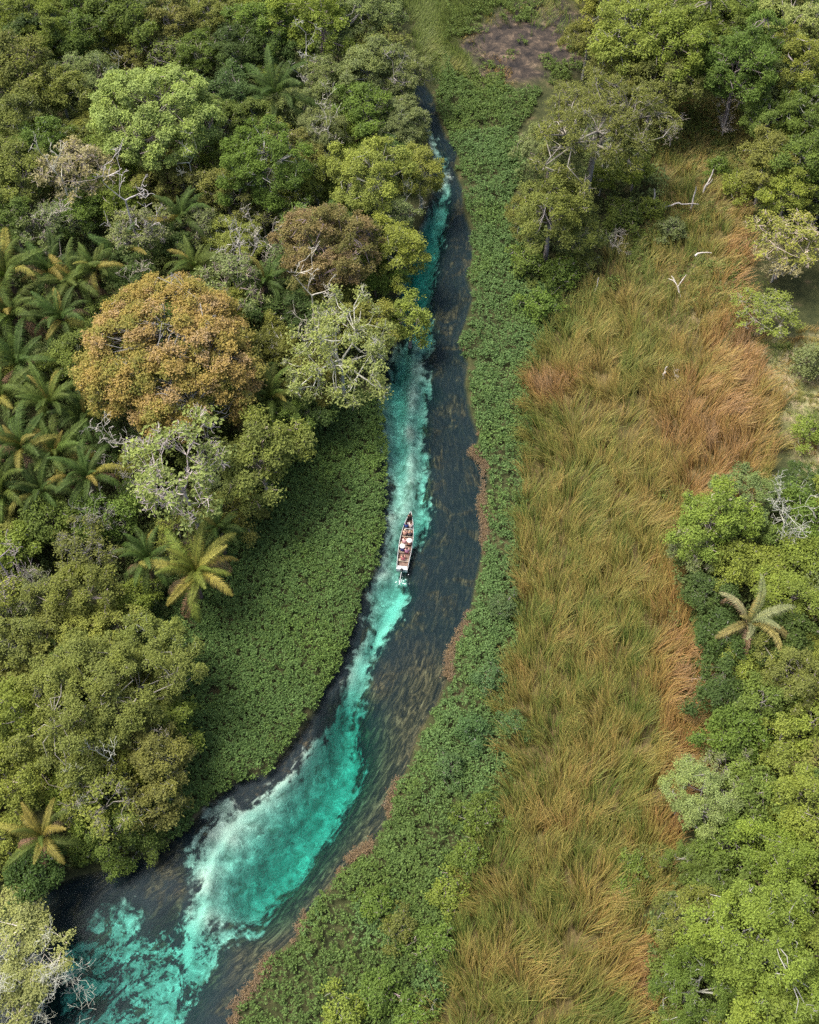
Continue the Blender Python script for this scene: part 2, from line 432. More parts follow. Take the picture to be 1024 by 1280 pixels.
    nt.links.new(p.outputs[0], out.inputs[0])
    return m
flow = np.stack([u_c * .35, d_c * side * 1.0, 0 * u_c], 1)
gme = np_mesh('ground', np.stack([X, Y, Z], 1), Q, dict(river=r_sd, sand=sandm, mixed=mix_in, streak=streak, dry=dry, field=fld, bog=bog, flow=flow,
              weedband=np.exp(-(d_wb / 2.8) ** 2)), True, [ground_mat()])
link('ground', gme, kind='structure', label='forest floor, marsh banks and pale sandy riverbed under everything')

# ------------------------------------------------------------------ water surface
def water_mat():
    m, nt, out = mat('clear_river_water')
    dep = attr(nt, 'depth').outputs['Fac']; uv = attr(nt, 'flow').outputs['Vector']
    def ex(k):
        return math_n(nt, 'POWER', 2.71828, math_n(nt, 'MULTIPLY', dep, -k))
    cc = N(nt, 'ShaderNodeCombineColor')
    nt.links.new(ex(.62), cc.inputs[0]); nt.links.new(ex(.135), cc.inputs[1]); nt.links.new(ex(.165), cc.inputs[2])
    tr = N(nt, 'ShaderNodeBsdfTransparent'); nt.links.new(cc.outputs[0], tr.inputs[0])
    gl = N(nt, 'ShaderNodeBsdfGlossy', i_Roughness=.38); gl.inputs[0].default_value = (.13, .15, .17, 1)
    tc = N(nt, 'ShaderNodeTexCoord')
    n1 = N(nt, 'ShaderNodeTexNoise', i_Scale=1.6, i_Detail=5.0, i_Distortion=.8)
    sv = N(nt, 'ShaderNodeVectorMath', operation='MULTIPLY'); nt.links.new(uv, sv.inputs[0]); sv.inputs[1].default_value = (1.6, 1.3, 1)
    nt.links.new(sv.outputs[0], n1.inputs['Vector'])
    n2 = N(nt, 'ShaderNodeTexNoise', i_Scale=7.0, i_Detail=3.0); nt.links.new(tc.outputs['Object'], n2.inputs['Vector'])
    h = math_n(nt, 'ADD', n1.outputs['Fac'], math_n(nt, 'MULTIPLY', n2.outputs['Fac'], .05))
    bp = N(nt, 'ShaderNodeBump', i_Strength=.4, i_Distance=.05); nt.links.new(h, bp.inputs['Height'])
    fr = N(nt, 'ShaderNodeFresnel', i_IOR=1.33)
    nt.links.new(bp.outputs[0], fr.inputs['Normal']); nt.links.new(bp.outputs[0], gl.inputs['Normal'])
    mx = N(nt, 'ShaderNodeMixShader')
    nt.links.new(fr.outputs[0], mx.inputs[0]); nt.links.new(tr.outputs[0], mx.inputs[1]); nt.links.new(gl.outputs[0], mx.inputs[2])
    nt.links.new(mx.outputs[0], out.inputs[0])
    return m
keepq = (r_sd[Q] > -.6).any(1) & (np.abs(X[Q]).max(1) < 62) & (Y[Q].max(1) < 168) & (Y[Q].min(1) > 6.1)
Qw = Q[keepq]; idx = np.unique(Qw); remap = np.zeros(len(X), int); remap[idx] = np.arange(len(idx))
wme = np_mesh('river_water', np.stack([X[idx], Y[idx], 0 * X[idx]], 1), remap[Qw], dict(depth=np.clip(-Z[idx], 0.02, 4), flow=flow[idx]), True, [water_mat()])
link('river_water', wme, kind='structure', label='clear turquoise and slate river winding between the banks')

# ------------------------------------------------------------------ scatter helpers
def points_in(polys, dens, z=0.4, seed=0, margin=0.0, noise_edge=0.0):
    g = np.random.default_rng(seed)
    A = np.vstack(polys); lo = A.min(0); hi = A.max(0)
    lo = np.maximum(lo, [-60, 8]); hi = np.minimum(hi, [60, 165])
    n = int((hi - lo).prod() * dens)
    p = lo + g.random((n, 2)) * (hi - lo)
    q = np.stack(proj(p[:, 0], p[:, 1], z), 1)
    vis = (q[:, 0] > -90) & (q[:, 0] < 1114) & (q[:, 1] > -60) & (q[:, 1] < 1370)
    p = p[vis]
    s = np.full(len(p), -1e9)
    for L in polys: s = np.maximum(s, sd_poly(p, L))
    if noise_edge: s = s + (fbm(p[:, 0], p[:, 1], 1.6, seed + 3) - .5) * noise_edge
    return p[s > margin], s[s > margin]

def rosettes(name, pts, h, nl, lsize, seed, tilt=.55, zlump=.5, hue=None, mat_=None, asp=.42, tone_b=None):
    """leaf clusters fanned about each point on a lumpy surface; pts may carry their own height h"""
    g = np.random.default_rng(seed)
    n = len(pts)
    zb = ground_z(pts[:, 0], pts[:, 1]); zb = np.maximum(zb, 0)
    top = zb + h
    ang = g.random((n, nl)) * 2 * pi
    el = g.uniform(.05, 1.25, (n, nl))
    ls = lsize * g.uniform(.6, 1.25, (n, nl)) * g.uniform(.75, 1.25, (n, 1))
    dirs = np.stack([np.cos(ang) * np.cos(el), np.sin(ang) * np.cos(el), np.sin(el)], -1)
    base = np.stack([pts[:, 0], pts[:, 1], top], -1)[:, None] + g.normal(size=(n, nl, 3)) * lsize * .35
    base[..., 2] -= np.abs(g.normal(size=(n, nl))) * lsize * zlump
    C = base + dirs * ls[..., None] * .5
    Nn = np.cross(dirs, np.stack([-np.sin(ang), np.cos(ang), 0 * ang], -1)) * -1
    Nn = Nn * np.sign(Nn[..., 2:3] + 1e-6) + g.normal(size=Nn.shape) * .25
    T = dirs; Bv = norm(np.cross(Nn.reshape(-1, 3), T.reshape(-1, 3))).reshape(T.shape)
    s = ls[..., None] * .5; w_ = s * asp * 1.3
    V = np.stack([C - T * s, C + Bv * w_, C + T * s - [0, 0, .0], C - Bv * w_], 2)
    V[:, :, 2, 2] -= (ls * .18)
    V = V.reshape(-1, 3); k = n * nl
    tone = g.random((n, nl)) * .7 + g.random((n, 1)) * .3
    if tone_b is not None: tone = np.clip(tone + tone_b[:, None], 0, 1)
    hu = g.random((n, 1)) * np.ones((1, nl)) if hue is None else hue[:, None] * np.ones((1, nl))
    return np_mesh(name, V, np.arange(4 * k).reshape(k, 4), dict(tone=np.repeat(tone.ravel(), 4), hue=np.repeat(hu.ravel(), 4)), False, [mat_ or M_GROUNDLEAF])

# left floating carpet
p, s = points_in([CARPET_L], 20.0, seed=1, noise_edge=1.0)
lump = fbm(p[:, 0], p[:, 1], .8, 41, 3)
h = .25 + .55 * lump * sstep(-.2, 1.2, s) + .25 * fbm(p[:, 0], p[:, 1], 8, 42) + .15
hue = np.clip(fbm(p[:, 0], p[:, 1], 5, 43) * 1.5 - .35 + rng.normal(size=len(p)) * .15 + .5 * np.exp(-np.clip(s, 0, 9) / 1.2), 0, 1)
me = rosettes('floating_plants', p, h, 10, .23, 11, hue=hue)
link('floating_plants', me, color=(.076, .132, .038), kind='stuff', label='dense bright green floating plant mat filling the inner river bend')
# right carpet
p, s = points_in([CARPET_R], 18.0, seed=2, noise_edge=1.6)
lump = fbm(p[:, 0], p[:, 1], 1.25, 51, 3)
low = sstep(.60, .70, fbm(p[:, 0], p[:, 1], 5, 57))
h = .2 + .95 * lump * sstep(-.2, 1.5, s) * (1 - .6 * low) + .2 * rng.random(len(p))
hue = np.clip(fbm(p[:, 0], p[:, 1], 4, 53) * 1.5 - .4 + rng.normal(size=len(p)) * .12, 0, 1)
sx, sy = proj(p[:, 0], p[:, 1], .5)
yg = (sy < 165) | ((sy > 960) & (fbm(p[:, 0], p[:, 1], 6, 58) > .40))
keep = (rng.random(len(p)) > .55 * low) & ~((sy < 135) & (fbm(p[:, 0], p[:, 1], 5, 64) < .50 + .12 * (sy < 100)))
for nm, selm, c, lab in (('bank_plants', ~yg, (.088, .150, .048), 'bluish green leafy plant band between the river and the tall grass'),
                         ('marsh_weeds', yg, (.082, .132, .036), 'yellow green marsh weeds at the head of the river and lower bank')):
    k = selm & keep
    me = rosettes(nm, p[k], h[k], 9, .24, 12, hue=hue[k])
    link(nm, me, color=c, kind='stuff', label=lab)
TOPW = poly([(540, -40), (745, -40), (748, 120), (700, 170), (640, 210), (540, 110)])
tp, _ = points_in([TOPW], 9.0, seed=3, noise_edge=5)
tp = tp[(fbm(tp[:, 0], tp[:, 1], 7, 59) > .50) & (fbm(tp[:, 0], tp[:, 1], 1.5, 60) > .36) & ((sd_poly(tp, BOG) < 0) | (fbm(tp[:, 0], tp[:, 1], 2.5, 65) > .46))]
me = rosettes('marsh_weeds', tp, .15 + .7 * fbm(tp[:, 0], tp[:, 1], 2, 62), 9, .30, 16, hue=np.clip(fbm(tp[:, 0], tp[:, 1], 4, 63) * 1.5 - .4, 0, 1))
link('marsh_weeds', me, color=(.085, .125, .030), kind='stuff', label='broken patches of low weeds round and over the wet bog')
# brown fringe on the far bank
L = poly(river_r[2:-2])
g = np.random.default_rng(5)
t = g.random(16000) * (len(L) - 1); i = t.astype(int); f = (t - i)[:, None]
pp = L[i] * (1 - f) + L[np.minimum(i + 1, len(L) - 1)] * f + g.normal(size=(16000, 2)) * [.24, .24] + [.05, 0]
msk = (fbm(pp[:, 0], pp[:, 1], 3.2, 61) > .52) & (pp[:, 1] < 80)
pp = pp[msk]
me = rosettes('dead_bank_plants', pp, .08 + .18 * g.random(len(pp)), 5, .17, 13, hue=g.random(len(pp)), asp=.25)
link('dead_bank_plants', me, color=(.17, .13, .085), kind='stuff', label='withered tan plants fringing the water along the grass side bank')

# ------------------------------------------------------------------ tall grass field
def grass(name, pts, length, width, angfn, col_fn, seed, segs=4, rise=.8):
    g = np.random.default_rng(seed)
    n = len(pts)
    zb = ground_z(pts[:, 0], pts[:, 1])
    L_ = length * g.uniform(.65, 1.25, n)
    th = angfn(pts[:, 0], pts[:, 1]) + g.normal(size=n) * .24
    D = np.stack([np.cos(th), np.sin(th)], 1)
    bend = g.uniform(.9, 1.45, n)             # final lean angle
    start = g.uniform(.15, .55, n)
    pos = np.stack([pts[:, 0], pts[:, 1], zb], 1)
    side_ = np.stack([-D[:, 1], D[:, 0], 0 * th], 1)
    rings = []
    curl = g.normal(size=n) * .25
    for k in range(segs + 1):
        f = k / segs
        wd = width * (1 - f * .85) * (0.6 if k == 0 else 1)
        tw = g.normal(size=(n, 1)) * .15
        sv = side_ * 1.0 + np.array([0, 0, 1]) * (.35 + tw)
        rings.append(np.stack([pos - sv * wd * .5, pos + sv * wd * .5], 1))
        a = start + (bend - start) * min(1, f * 1.15) + .25 * f
        dd = np.stack([D[:, 0] * np.sin(a) - D[:, 1] * curl * f, D[:, 1] * np.sin(a) + D[:, 0] * curl * f, np.cos(a)], 1)
        pos = pos + dd * (L_ / segs)[:, None]
    V = np.stack(rings, 1)                    # n, segs+1, 2, 3
    base = (np.arange(n) * (segs + 1) * 2)[:, None, None]
    kk = np.arange(segs)[None, :, None] * 2
    Qg = base + kk + np.array([0, 1, 3, 2])[None, None]
    tone = np.repeat(g.random(n), (segs + 1) * 2)
    tip = np.tile(np.repeat(np.arange(segs + 1) / segs, 2), n)
    hu = np.repeat(col_fn(pts[:, 0], pts[:, 1], g), (segs + 1) * 2)
    return V.reshape(-1, 3), Qg.reshape(-1, 4), dict(tone=tone, hue=hu, tip=tip)

def field_angle(x, y):
    px_, py_ = proj(x, y, 1.0)
    lft = np.interp(py_, [150, 350, 450, 560, 700, 860, 1000, 1100, 1280], [760, 720, 680, 662, 655, 640, 630, 590, 545])
    rgt = np.interp(py_, [150, 350, 500, 600, 700, 860, 1000, 1100, 1280], [930, 930, 965, 950, 850, 875, 850, 830, 820])
    f = np.clip((px_ - lft) / (rgt - lft), 0, 1)
    a = 2.25 - f * 1.75 + (fbm(x, y, 7, 71) - .5) * 2.0 + (vnoise(x, y, 1.0, 77) - .5) * 2.6
    return a
def field_hue(x, y, g):
    px_, py_ = proj(x, y, 1.0)
    r = np.zeros_like(px_)
    for cx, cy, rx, ry in RUST:
        r = np.maximum(r, np.exp(-(((px_ - cx) / rx) ** 2 + ((py_ - cy) / ry) ** 2)))
    return np.clip(.20 + .60 * r + (fbm(x, y, 3.0, 81) - .5) * .65 + (vnoise(x, y, .6, 85) - .5) * .45 + g.normal(size=len(x)) * .10, 0, 1)
def grass_mat():
    m, nt, out = mat('tall_grass')
    hue = attr(nt, 'hue').outputs['Fac']; tone = attr(nt, 'tone').outputs['Fac']; tip = attr(nt, 'tip').outputs['Fac']
    green = ramp(nt, hue, [(0, (.060, .10, .018)), (.25, (.115, .118, .026)), (.5, (.16, .125, .032)), (.75, (.175, .10, .030)), (1, (.185, .115, .048))])
    tipc = ramp(nt, hue, [(0, (.13, .165, .035)), (.25, (.25, .225, .058)), (.5, (.31, .225, .07)), (.75, (.30, .172, .062)), (1, (.34, .23, .12))])
    c = mixc(nt, tip, green, tipc)
    b = maprange(nt, tone, 0, 1, .42, 1.35)
    v = N(nt, 'ShaderNodeVectorMath', operation='SCALE')
    nt.links.new(c, v.inputs[0]); nt.links.new(b, v.inputs['Scale'])
    leafy_shader(nt, out, v.outputs[0], .3, .2, .5)
    return m
M_GRASS = grass_mat()
p, s = points_in([FIELD], 10.0, seed=21, margin=-.4, noise_edge=2.2)
# tufts: every point becomes several blades with one shared lean
g = np.random.default_rng(22)
k = 5
q = np.repeat(p, k, 0) + g.normal(size=(len(p) * k, 2)) * .13
thin = np.maximum(sstep(.62, .75, fbm(q[:, 0], q[:, 1], 4, 92)), .9 * sstep(.58, .72, vnoise(q[:, 0], q[:, 1], 1.1, 95)))
px_, py_ = proj(q[:, 0], q[:, 1], 1)
thin = np.maximum(thin, np.where(py_ < 400, .35 + .5 * (fbm(q[:, 0], q[:, 1], 6, 93) > .55), 0))
q = q[g.random(len(q)) > thin * .8]
gl_ = proj(q[:, 0], q[:, 1], 1)[1]
V, Qg, at = grass('tall_grass', q, np.interp(gl_, [200, 420], [1.3, 2.4]), .066, field_angle, field_hue, 23)
link('tall_grass', np_mesh('tall_grass', V, Qg, at, False, [M_GRASS]), kind='stuff', label='golden green wind-combed tall grass field with rusty patches')
print('blades', len(q))
# short dry grass round the field, bog and dry slope
p, s = points_in([PATH_DRY], 16.0, seed=24, noise_edge=4)
p2, s2 = points_in([BOG], 5.0, seed=25, noise_edge=6)
p2 = p2[fbm(p2[:, 0], p2[:, 1], 4, 94) > .55]
p3 = poly([(480, -50), (740, -50), (735, 60), (600, 25), (590, 95), (545, 100), (520, 60)])
p3, _ = points_in([p3], 14.0, seed=26, noise_edge=5)
p3 = p3[g.random(len(p3)) > .8 * (sd_poly(p3, BOG) > 0)]
q = np.repeat(np.vstack([p, p2]), 3, 0); q = q + g.normal(size=q.shape) * .12
V, Qg, at = grass('dry_short_grass', q, .6, .05, lambda x, y: vnoise(x, y, 2, 96) * 9, lambda x, y, g: np.clip(.35 + (fbm(x, y, 3, 97) - .5) * 2.0, 0, 1), 27, 3)
link('dry_short_grass', np_mesh('dry_short_grass', V, Qg, at, False, [M_GRASS]), kind='stuff', label='sparse short dry grass over pinkish soil inland of the field')
q = np.repeat(p3, 3, 0); q = q + g.normal(size=q.shape) * .15
V, Qg, at = grass('marsh_reeds', q, 1.3, .06, lambda x, y: 1.6 + (vnoise(x, y, 4, 98) - .5) * 4, lambda x, y, g: np.clip(.0 + (fbm(x, y, 6, 99) - .5) * .9, 0, 1), 28, 3)
link('marsh_reeds', np_mesh('marsh_reeds', V, Qg, at, False, [M_GRASS]), kind='stuff', label='soft green marsh reeds around the dark bog beyond the river head')

# ------------------------------------------------------------------ undergrowth under and between the trees
FORESTS = [FOREST_L, FOREST_R1, FOREST_R2, FOREST_R3]
p, s = points_in(FORESTS, 3.4, seed=31, z=1.0, noise_edge=3)
ok = sd_poly(p, RIVER) < -.5
p = p[ok]
lump = fbm(p[:, 0], p[:, 1], 2.6, 101, 3)
h = .2 + 4.2 * np.clip(lump - .25, 0, 1)
hue = np.clip(fbm(p[:, 0], p[:, 1], 6, 103) * 1.3 - .3 + rng.normal(size=len(p)) * .1, 0, 1)
me = rosettes('undergrowth', p, h, 11, .42, 14, hue=hue, zlump=1.2)
link('undergrowth', me, color=(.095, .13, .042), kind='stuff', label='tangled dark green undergrowth beneath and between the forest trees')
g_ = np.random.default_rng(77)
fp = np.stack([g_.uniform(-170, 170, 60000), g_.uniform(-40, 300, 60000)], 1)
fx_, fy_ = proj(fp[:, 0], np.maximum(fp[:, 1], -35), 4.0)
off_ = ((fx_ < -75) | (fx_ > 1100) | (fy_ < -70) | (fp[:, 1] > 170)) & (sd_poly(fp, RIVER) < -3)
fp = fp[off_]
me = rosettes('distant_forest', fp, 1.5 + 9 * fbm(fp[:, 0], fp[:, 1], 8, 111, 3) ** 1.3, 12, 1.3, 17, zlump=1.2, hue=np.clip(fbm(fp[:, 0], fp[:, 1], 9, 112) * 1.4 - .3, 0, 1))
link('distant_forest', me, color=(.085, .12, .034), kind='stuff', label='continuous forest canopy carrying on beyond and around the river valley')
# low scrub between field edge and trees
SCRUB = poly([(800, 640), (870, 610), (960, 590), (1000, 620), (900, 700), (905, 900), (880, 960), (850, 900), (830, 780), (815, 700)])
SCRUB2 = poly([(590, 960), (640, 990), (600, 1100), (560, 1200), (520, 1300), (400, 1300), (480, 1150)])
SCRUB4 = poly([(800, 140), (940, 140), (940, 330), (990, 460), (900, 420), (860, 380), (820, 330)])
SCRUB3 = poly([(640, 300), (700, 320), (760, 330), (800, 260), (860, 270), (870, 330), (800, 350), (745, 375), (700, 420), (665, 400)])
p, s = points_in([SCRUB, SCRUB3, SCRUB4], 5.0, seed=33, z=1.0, noise_edge=4)
p = p[fbm(p[:, 0], p[:, 1], 3, 107) > .46]
me = rosettes('low_scrub', p, .15 + 1.5 * fbm(p[:, 0], p[:, 1], 1.8, 108) ** 1.5, 8, .3, 15)
link('low_scrub', me, color=(.085, .115, .03), kind='stuff', label='low mixed green scrub along the edges of the grass field')
exec_trees = True

# ------------------------------------------------------------------ trees
def crown_mesh(name, R_, H, V_, ncl, rc, npt, lsize, seed, under=.35, lobes=.25, openness=0.0, m=None, tube=None, branches=1.0, sub=10, asp=.55, thin=1.0, even=0.0):
    """leafy crown of clumps; returns crown mesh and trunk mesh (trunk, limbs, twigs). Base at origin, crown centre at height H."""
    g = np.random.default_rng(seed)
    i = np.arange(ncl) + .5
    zz = 1 - i / ncl * (1 + under); ph = i * 2.39996 + g.random() * 6
    rr = np.sqrt(np.clip(1 - zz ** 2, 0, 1))
    d = np.stack([rr * np.cos(ph), rr * np.sin(ph), zz], 1) + g.normal(size=(ncl, 3)) * .13
    d = norm(d)
    a = np.arctan2(d[:, 1], d[:, 0])
    p1, p2, p3 = g.random(3) * 6.28
    rad = 1 + lobes * (np.sin(2 * a + p1) * .5 + np.sin(3 * a + p2) * .5 + np.sin(5 * a + p3) * .3) * (1 - .5 * np.abs(d[:, 2]))
    rad *= g.uniform(.68, 1.12, ncl) * (1 - even) + even * g.uniform(.93, 1.03, ncl)
    inner = g.random(ncl) < .12; rad[inner] *= .6
    C = d * rad[:, None] * np.array([R_, R_, V_]) * (1 - rc * .55)
    C[:, 2] += H
    if openness > 0:
        k = g.random(ncl) > openness; C = C[k]; d = d[k]
    nc = len(C)
    rcl = rc * R_ * (g.uniform(.55, 1.3, nc) * (1 - even) + even * g.uniform(.85, 1.15, nc))
    ani = (g.uniform(.6, 1.45, (nc, 3)) * (1 - even) + even) * [1, 1, .72]
    hue_c = g.random(nc)
    # twig points on clump shells
    npt_c = np.maximum(3, (npt * (rcl / (rc * R_)) ** 2).astype(int))
    ci = np.repeat(np.arange(nc), npt_c)
    D = norm(g.normal(size=(len(ci), 3)) + d[ci] * .9 + [0, 0, .55])
    T = C[ci] + D * (rcl[ci] * g.uniform(.45, 1.22, len(ci)))[:, None] * ani[ci]
    li = np.repeat(np.arange(len(ci)), sub)
    sp = lsize * .95
    Pp = T[li] + g.normal(size=(len(li), 3)) * sp * [.8, .8, .45]
    Nn = D[li] * .55 + np.array([0, 0, .75]) + g.normal(size=(len(li), 3)) * .55
    LV, LQ = leaf_quads(Pp, Nn, lsize * g.uniform(.6, 1.3, len(li)), asp, g)
    tone = np.clip(g.random(len(li)) * .4 + g.random(len(ci))[li] * .3 + .3 * g.random(nc)[ci[li]], 0, 1)
    hue = np.clip(hue_c[ci[li]] * .75 + g.random(len(ci))[li] * .25, 0, 1)
    cm = np_mesh(name, LV, LQ, dict(tone=np.repeat(tone, 4), hue=np.repeat(hue, 4)), False, [m or M_LEAF])
    # wood
    tb = Tubes()
    r0 = (.045 * R_ + .05) * thin
    lean = g.normal(size=2) * .04 * H
    fork = H - V_ * .35
    tb.add([[0, 0, -.6], [lean[0] * .3, lean[1] * .3, fork * .4], [lean[0], lean[1], fork]], [r0 * 1.35, r0, r0 * .8], 7)
    F = np.array([lean[0], lean[1], fork])
    nl = min(9, max(4, nc // 5))
    order = g.permutation(nc)[:nl]
    hubs = []
    for k in order:
        e = C[k]
        mid = F * .5 + e * .5 + g.normal(size=3) * .07 * R_; mid[2] += .05 * R_
        s0 = np.array([lean[0], lean[1], fork * g.uniform(.75, 1.0)])
        tb.add([s0, s0 * .6 + mid * .4 + g.normal(size=3) * .03 * R_, mid, e], [r0 * .6, r0 * .42, r0 * .3, r0 * .14], 5)
        hubs.append(mid); hubs.append(e)
    hubs = np.array(hubs)
    for k in range(nc):
        j = np.argmin(np.linalg.norm(hubs - C[k], axis=1) + (np.linalg.norm(hubs - C[k], axis=1) < .05) * 9)
        m2 = (hubs[j] + C[k]) / 2 + g.normal(size=3) * .08 * R_
        tb.add([hubs[j], m2, C[k]], [r0 * .2, r0 * .15, r0 * .08], 4)
        for q in range(int(round(branches * 3))):
            dd = norm((g.normal(size=(1, 3)) + d[k] * .8 + [0, 0, .5]))[0]
            e = C[k] + dd * rcl[k] * g.uniform(.8, 1.15)
            mm = (C[k] + e) / 2 + g.normal(size=3) * .12 * rcl[k]
            tb.add([C[k], mm, e], [r0 * .1 + .022, r0 * .07 + .018, .014], 3)
            for u in range(int(branches * 2)):
                e2 = mm + norm(g.normal(size=(1, 3)) + dd * .7)[0] * rcl[k] * .55
                tb.add([mm, (mm + e2) / 2 + g.normal(size=3) * .05 * rcl[k], e2], [r0 * .05 + .014, .018, .012], 3)
    return cm, tb.mesh(name + '_trunk', [M_BARK])

def bare_mesh(name, H, spread, seed, depth=5, rmin=.026, r0=.16, split=(2, 4), up=.35, trunk=.38):
    """leafless tree: recursively forking crooked limbs; returns trunk mesh and twig mesh"""
    g = np.random.default_rng(seed)
    big, fine = Tubes(), Tubes()
    def grow(p, d, ln, r, lv):
        n = 4; pts = [p]; rr = [r]; dd = d.copy(); jit_ = .17 if lv else .08
        for k in range(n):
            dd = dd + g.normal(size=3) * jit_; dd[2] += up * .12; dd /= np.linalg.norm(dd)
            pts.append(pts[-1] + dd * ln / n); rr.append(max(rmin, r * (1 - .45 * (k + 1) / n)))
        (big if lv <= 1 else fine).add(pts, rr, 6 if lv < 2 else (4 if lv < 4 else 3))
        if lv >= depth: return
        if lv == 0: ln = H * .42
        nb = g.integers(split[0], split[1] + 1) + (2 if lv == 0 else 0)
        for k in range(nb):
            j = n if k == 0 else g.integers(1, n + 1)
            a = g.random() * 2 * pi
            sidev = np.array([cos(a), sin(a), g.uniform(-.15, .5)])
            nd = dd * g.uniform(.35, .8) + sidev * spread; nd /= np.linalg.norm(nd)
            grow(pts[j], nd, ln * g.uniform(.55, .85), rr[j] * g.uniform(.55, .8), lv + 1)
    grow(np.array([0, 0, -.5]), np.array([g.normal() * .1, g.normal() * .1, 1.0]), H * trunk, r0, 0)
    for k in range(2 if trunk < .5 else 0): grow(np.array([0, 0, H * .1 * (k + 1)]), norm(g.normal(size=(1, 3)) * [1, 1, 0] + [0, 0, .8])[0], H * .34, r0 * .7, 1)
    return big.mesh(name, [M_BARK]), fine.mesh(name + '_twigs', [M_BARK])

def frond_mesh(name, L_, droop, seed, width=.85, n=62):
    g = np.random.default_rng(seed)
    t = np.linspace(0, 1, 13)
    # rachis in local XZ plane: starts outward/up, arcs down
    ang = 1.05 - droop * t ** 1.3
    seg = L_ / 12
    pts = np.zeros((13, 3))
    for k in range(1, 13):
        pts[k] = pts[k - 1] + seg * np.array([cos(ang[k - 1]), 0, sin(ang[k - 1])])
    tb = Tubes(); tb.add(pts, .05 * (1 - t * .85), 4, .9)
    V = [np.vstack(tb.V)]; Qs = [np.vstack(tb.Q)]; tone = [np.full(len(V[0]), .95)]; hue = [np.full(len(V[0]), .9)]
    off = len(V[0])
    for sgn in (-1, 1):
        for k in range(n):
            f = .10 + .90 * k / n
            base = np.array([np.interp(f, t, pts[:, j]) for j in range(3)])
            a = np.interp(f, t, ang)
            tan_ = np.array([cos(a), 0, sin(a)])
            nrm = np.array([-sin(a), 0, cos(a)])
            ll = L_ * .165 * width * (sin(pi * min(1, f * .86 + .12)) ** .7) * g.uniform(.8, 1.1)
            dr = np.array([0, sgn, 0]) * .85 + tan_ * .55 + nrm * g.uniform(.0, .35)
            dr /= np.linalg.norm(dr)
            w_ = tan_ * .032
            mid = base + dr * ll * .5; tip_ = base + dr * ll + np.array([0, 0, -ll * g.uniform(.35, .75)])
            V.append(np.array([base - w_ * .6, base + w_ * .6, mid + w_, mid - w_, tip_ + w_ * .15, tip_ - w_ * .15]))
            Qs.append(np.array([[0, 1, 2, 3], [3, 2, 4, 5]]) + off); off += 6
            r = g.random(); tone.append(np.full(6, r)); hue.append(np.full(6, g.random() * .5))
    return np_mesh(name, np.vstack(V), np.vstack(Qs), dict(tone=np.concatenate(tone), hue=np.concatenate(hue)), False, [M_LEAF])

# -- prototypes, at real scale: nominal crown radius, centre height
PROTO = {}
def proto(key, R_, H, **kw):
    PROTO.setdefault(key, []).append((R_, H, *crown_mesh(key, R_, H, **kw)))
for s_ in range(4):
    proto('leafy_s', 2.0, 3.4, V_=1.8, ncl=24, rc=.30, npt=34, lsize=.21, seed=100 + s_, lobes=.5, branches=.7, sub=8)
    proto('leafy_m', 3.3, 6.2, V_=3.0, ncl=42, rc=.23, npt=52, lsize=.225, seed=110 + s_, lobes=.55, branches=.9, sub=8)
for s_ in range(3):
    proto('leafy_l', 5.2, 9.0, V_=4.4, ncl=80, rc=.175, npt=70, lsize=.24, seed=120 + s_, lobes=.5, branches=.9, sub=8)
    proto('sparse_m', 3.3, 6.4, V_=2.4, ncl=34, rc=.26, npt=13, lsize=.27, seed=130 + s_, lobes=.5, branches=1.6, sub=8, openness=.15, thin=.6)
    proto('fine_m', 3.4, 6.0, V_=2.4, ncl=60, rc=.20, npt=42, lsize=.17, seed=140 + s_, lobes=.35, branches=.8, sub=9)
    proto('bush', 1.7, 1.3, V_=1.2, ncl=22, rc=.36, npt=22, lsize=.23, seed=150 + s_, lobes=.5, branches=.6, sub=7, under=.3)
BARE = [(3.3, 5.0, *bare_mesh('bare', 7.5, 1.05, 200 + k, depth=5, split=(2, 3), up=.1, trunk=1.0)) for k in range(5)]
def mesh_rad(me):
    a = np.empty(len(me.vertices) * 3, np.float32); me.vertices.foreach_get('co', a); a = a.reshape(-1, 3)
    return float(np.percentile(np.hypot(a[:, 0], a[:, 1]), 96)), float(np.percentile(a[:, 2], 60))
BARE = [(mesh_rad(b[3])[0], mesh_rad(b[3])[1], b[2], b[3]) for b in BARE]
FROND = [frond_mesh('frond', 5.0, d_, 300 + k) for k, d_ in enumerate((1.5, 1.9, 2.4, 2.9))]
def palm_trunk(h):
    tb = Tubes()
    zz = np.linspace(-.5, h, 14)
    tb.add(np.stack([.15 * np.sin(zz * .5), 0 * zz, zz], 1), .24 + .03 * np.sin(np.arange(14) * 2.6) + .10 * (zz > h - .8), 9)
    return tb.mesh('palm_trunk', [M_BARK])
PTRUNK = {h: palm_trunk(h) for h in (2.5, 5.0, 6.5)}
_t = Tubes()
for k in range(10):
    a = k * 2.4; _t.add([[0, 0, -.2], [cos(a) * .12, sin(a) * .12, .35], [cos(a) * .28, sin(a) * .28, .75]], [.09, .07, .01], 4)
PHEART = _t.mesh('crown_shaft', [M_BARK])

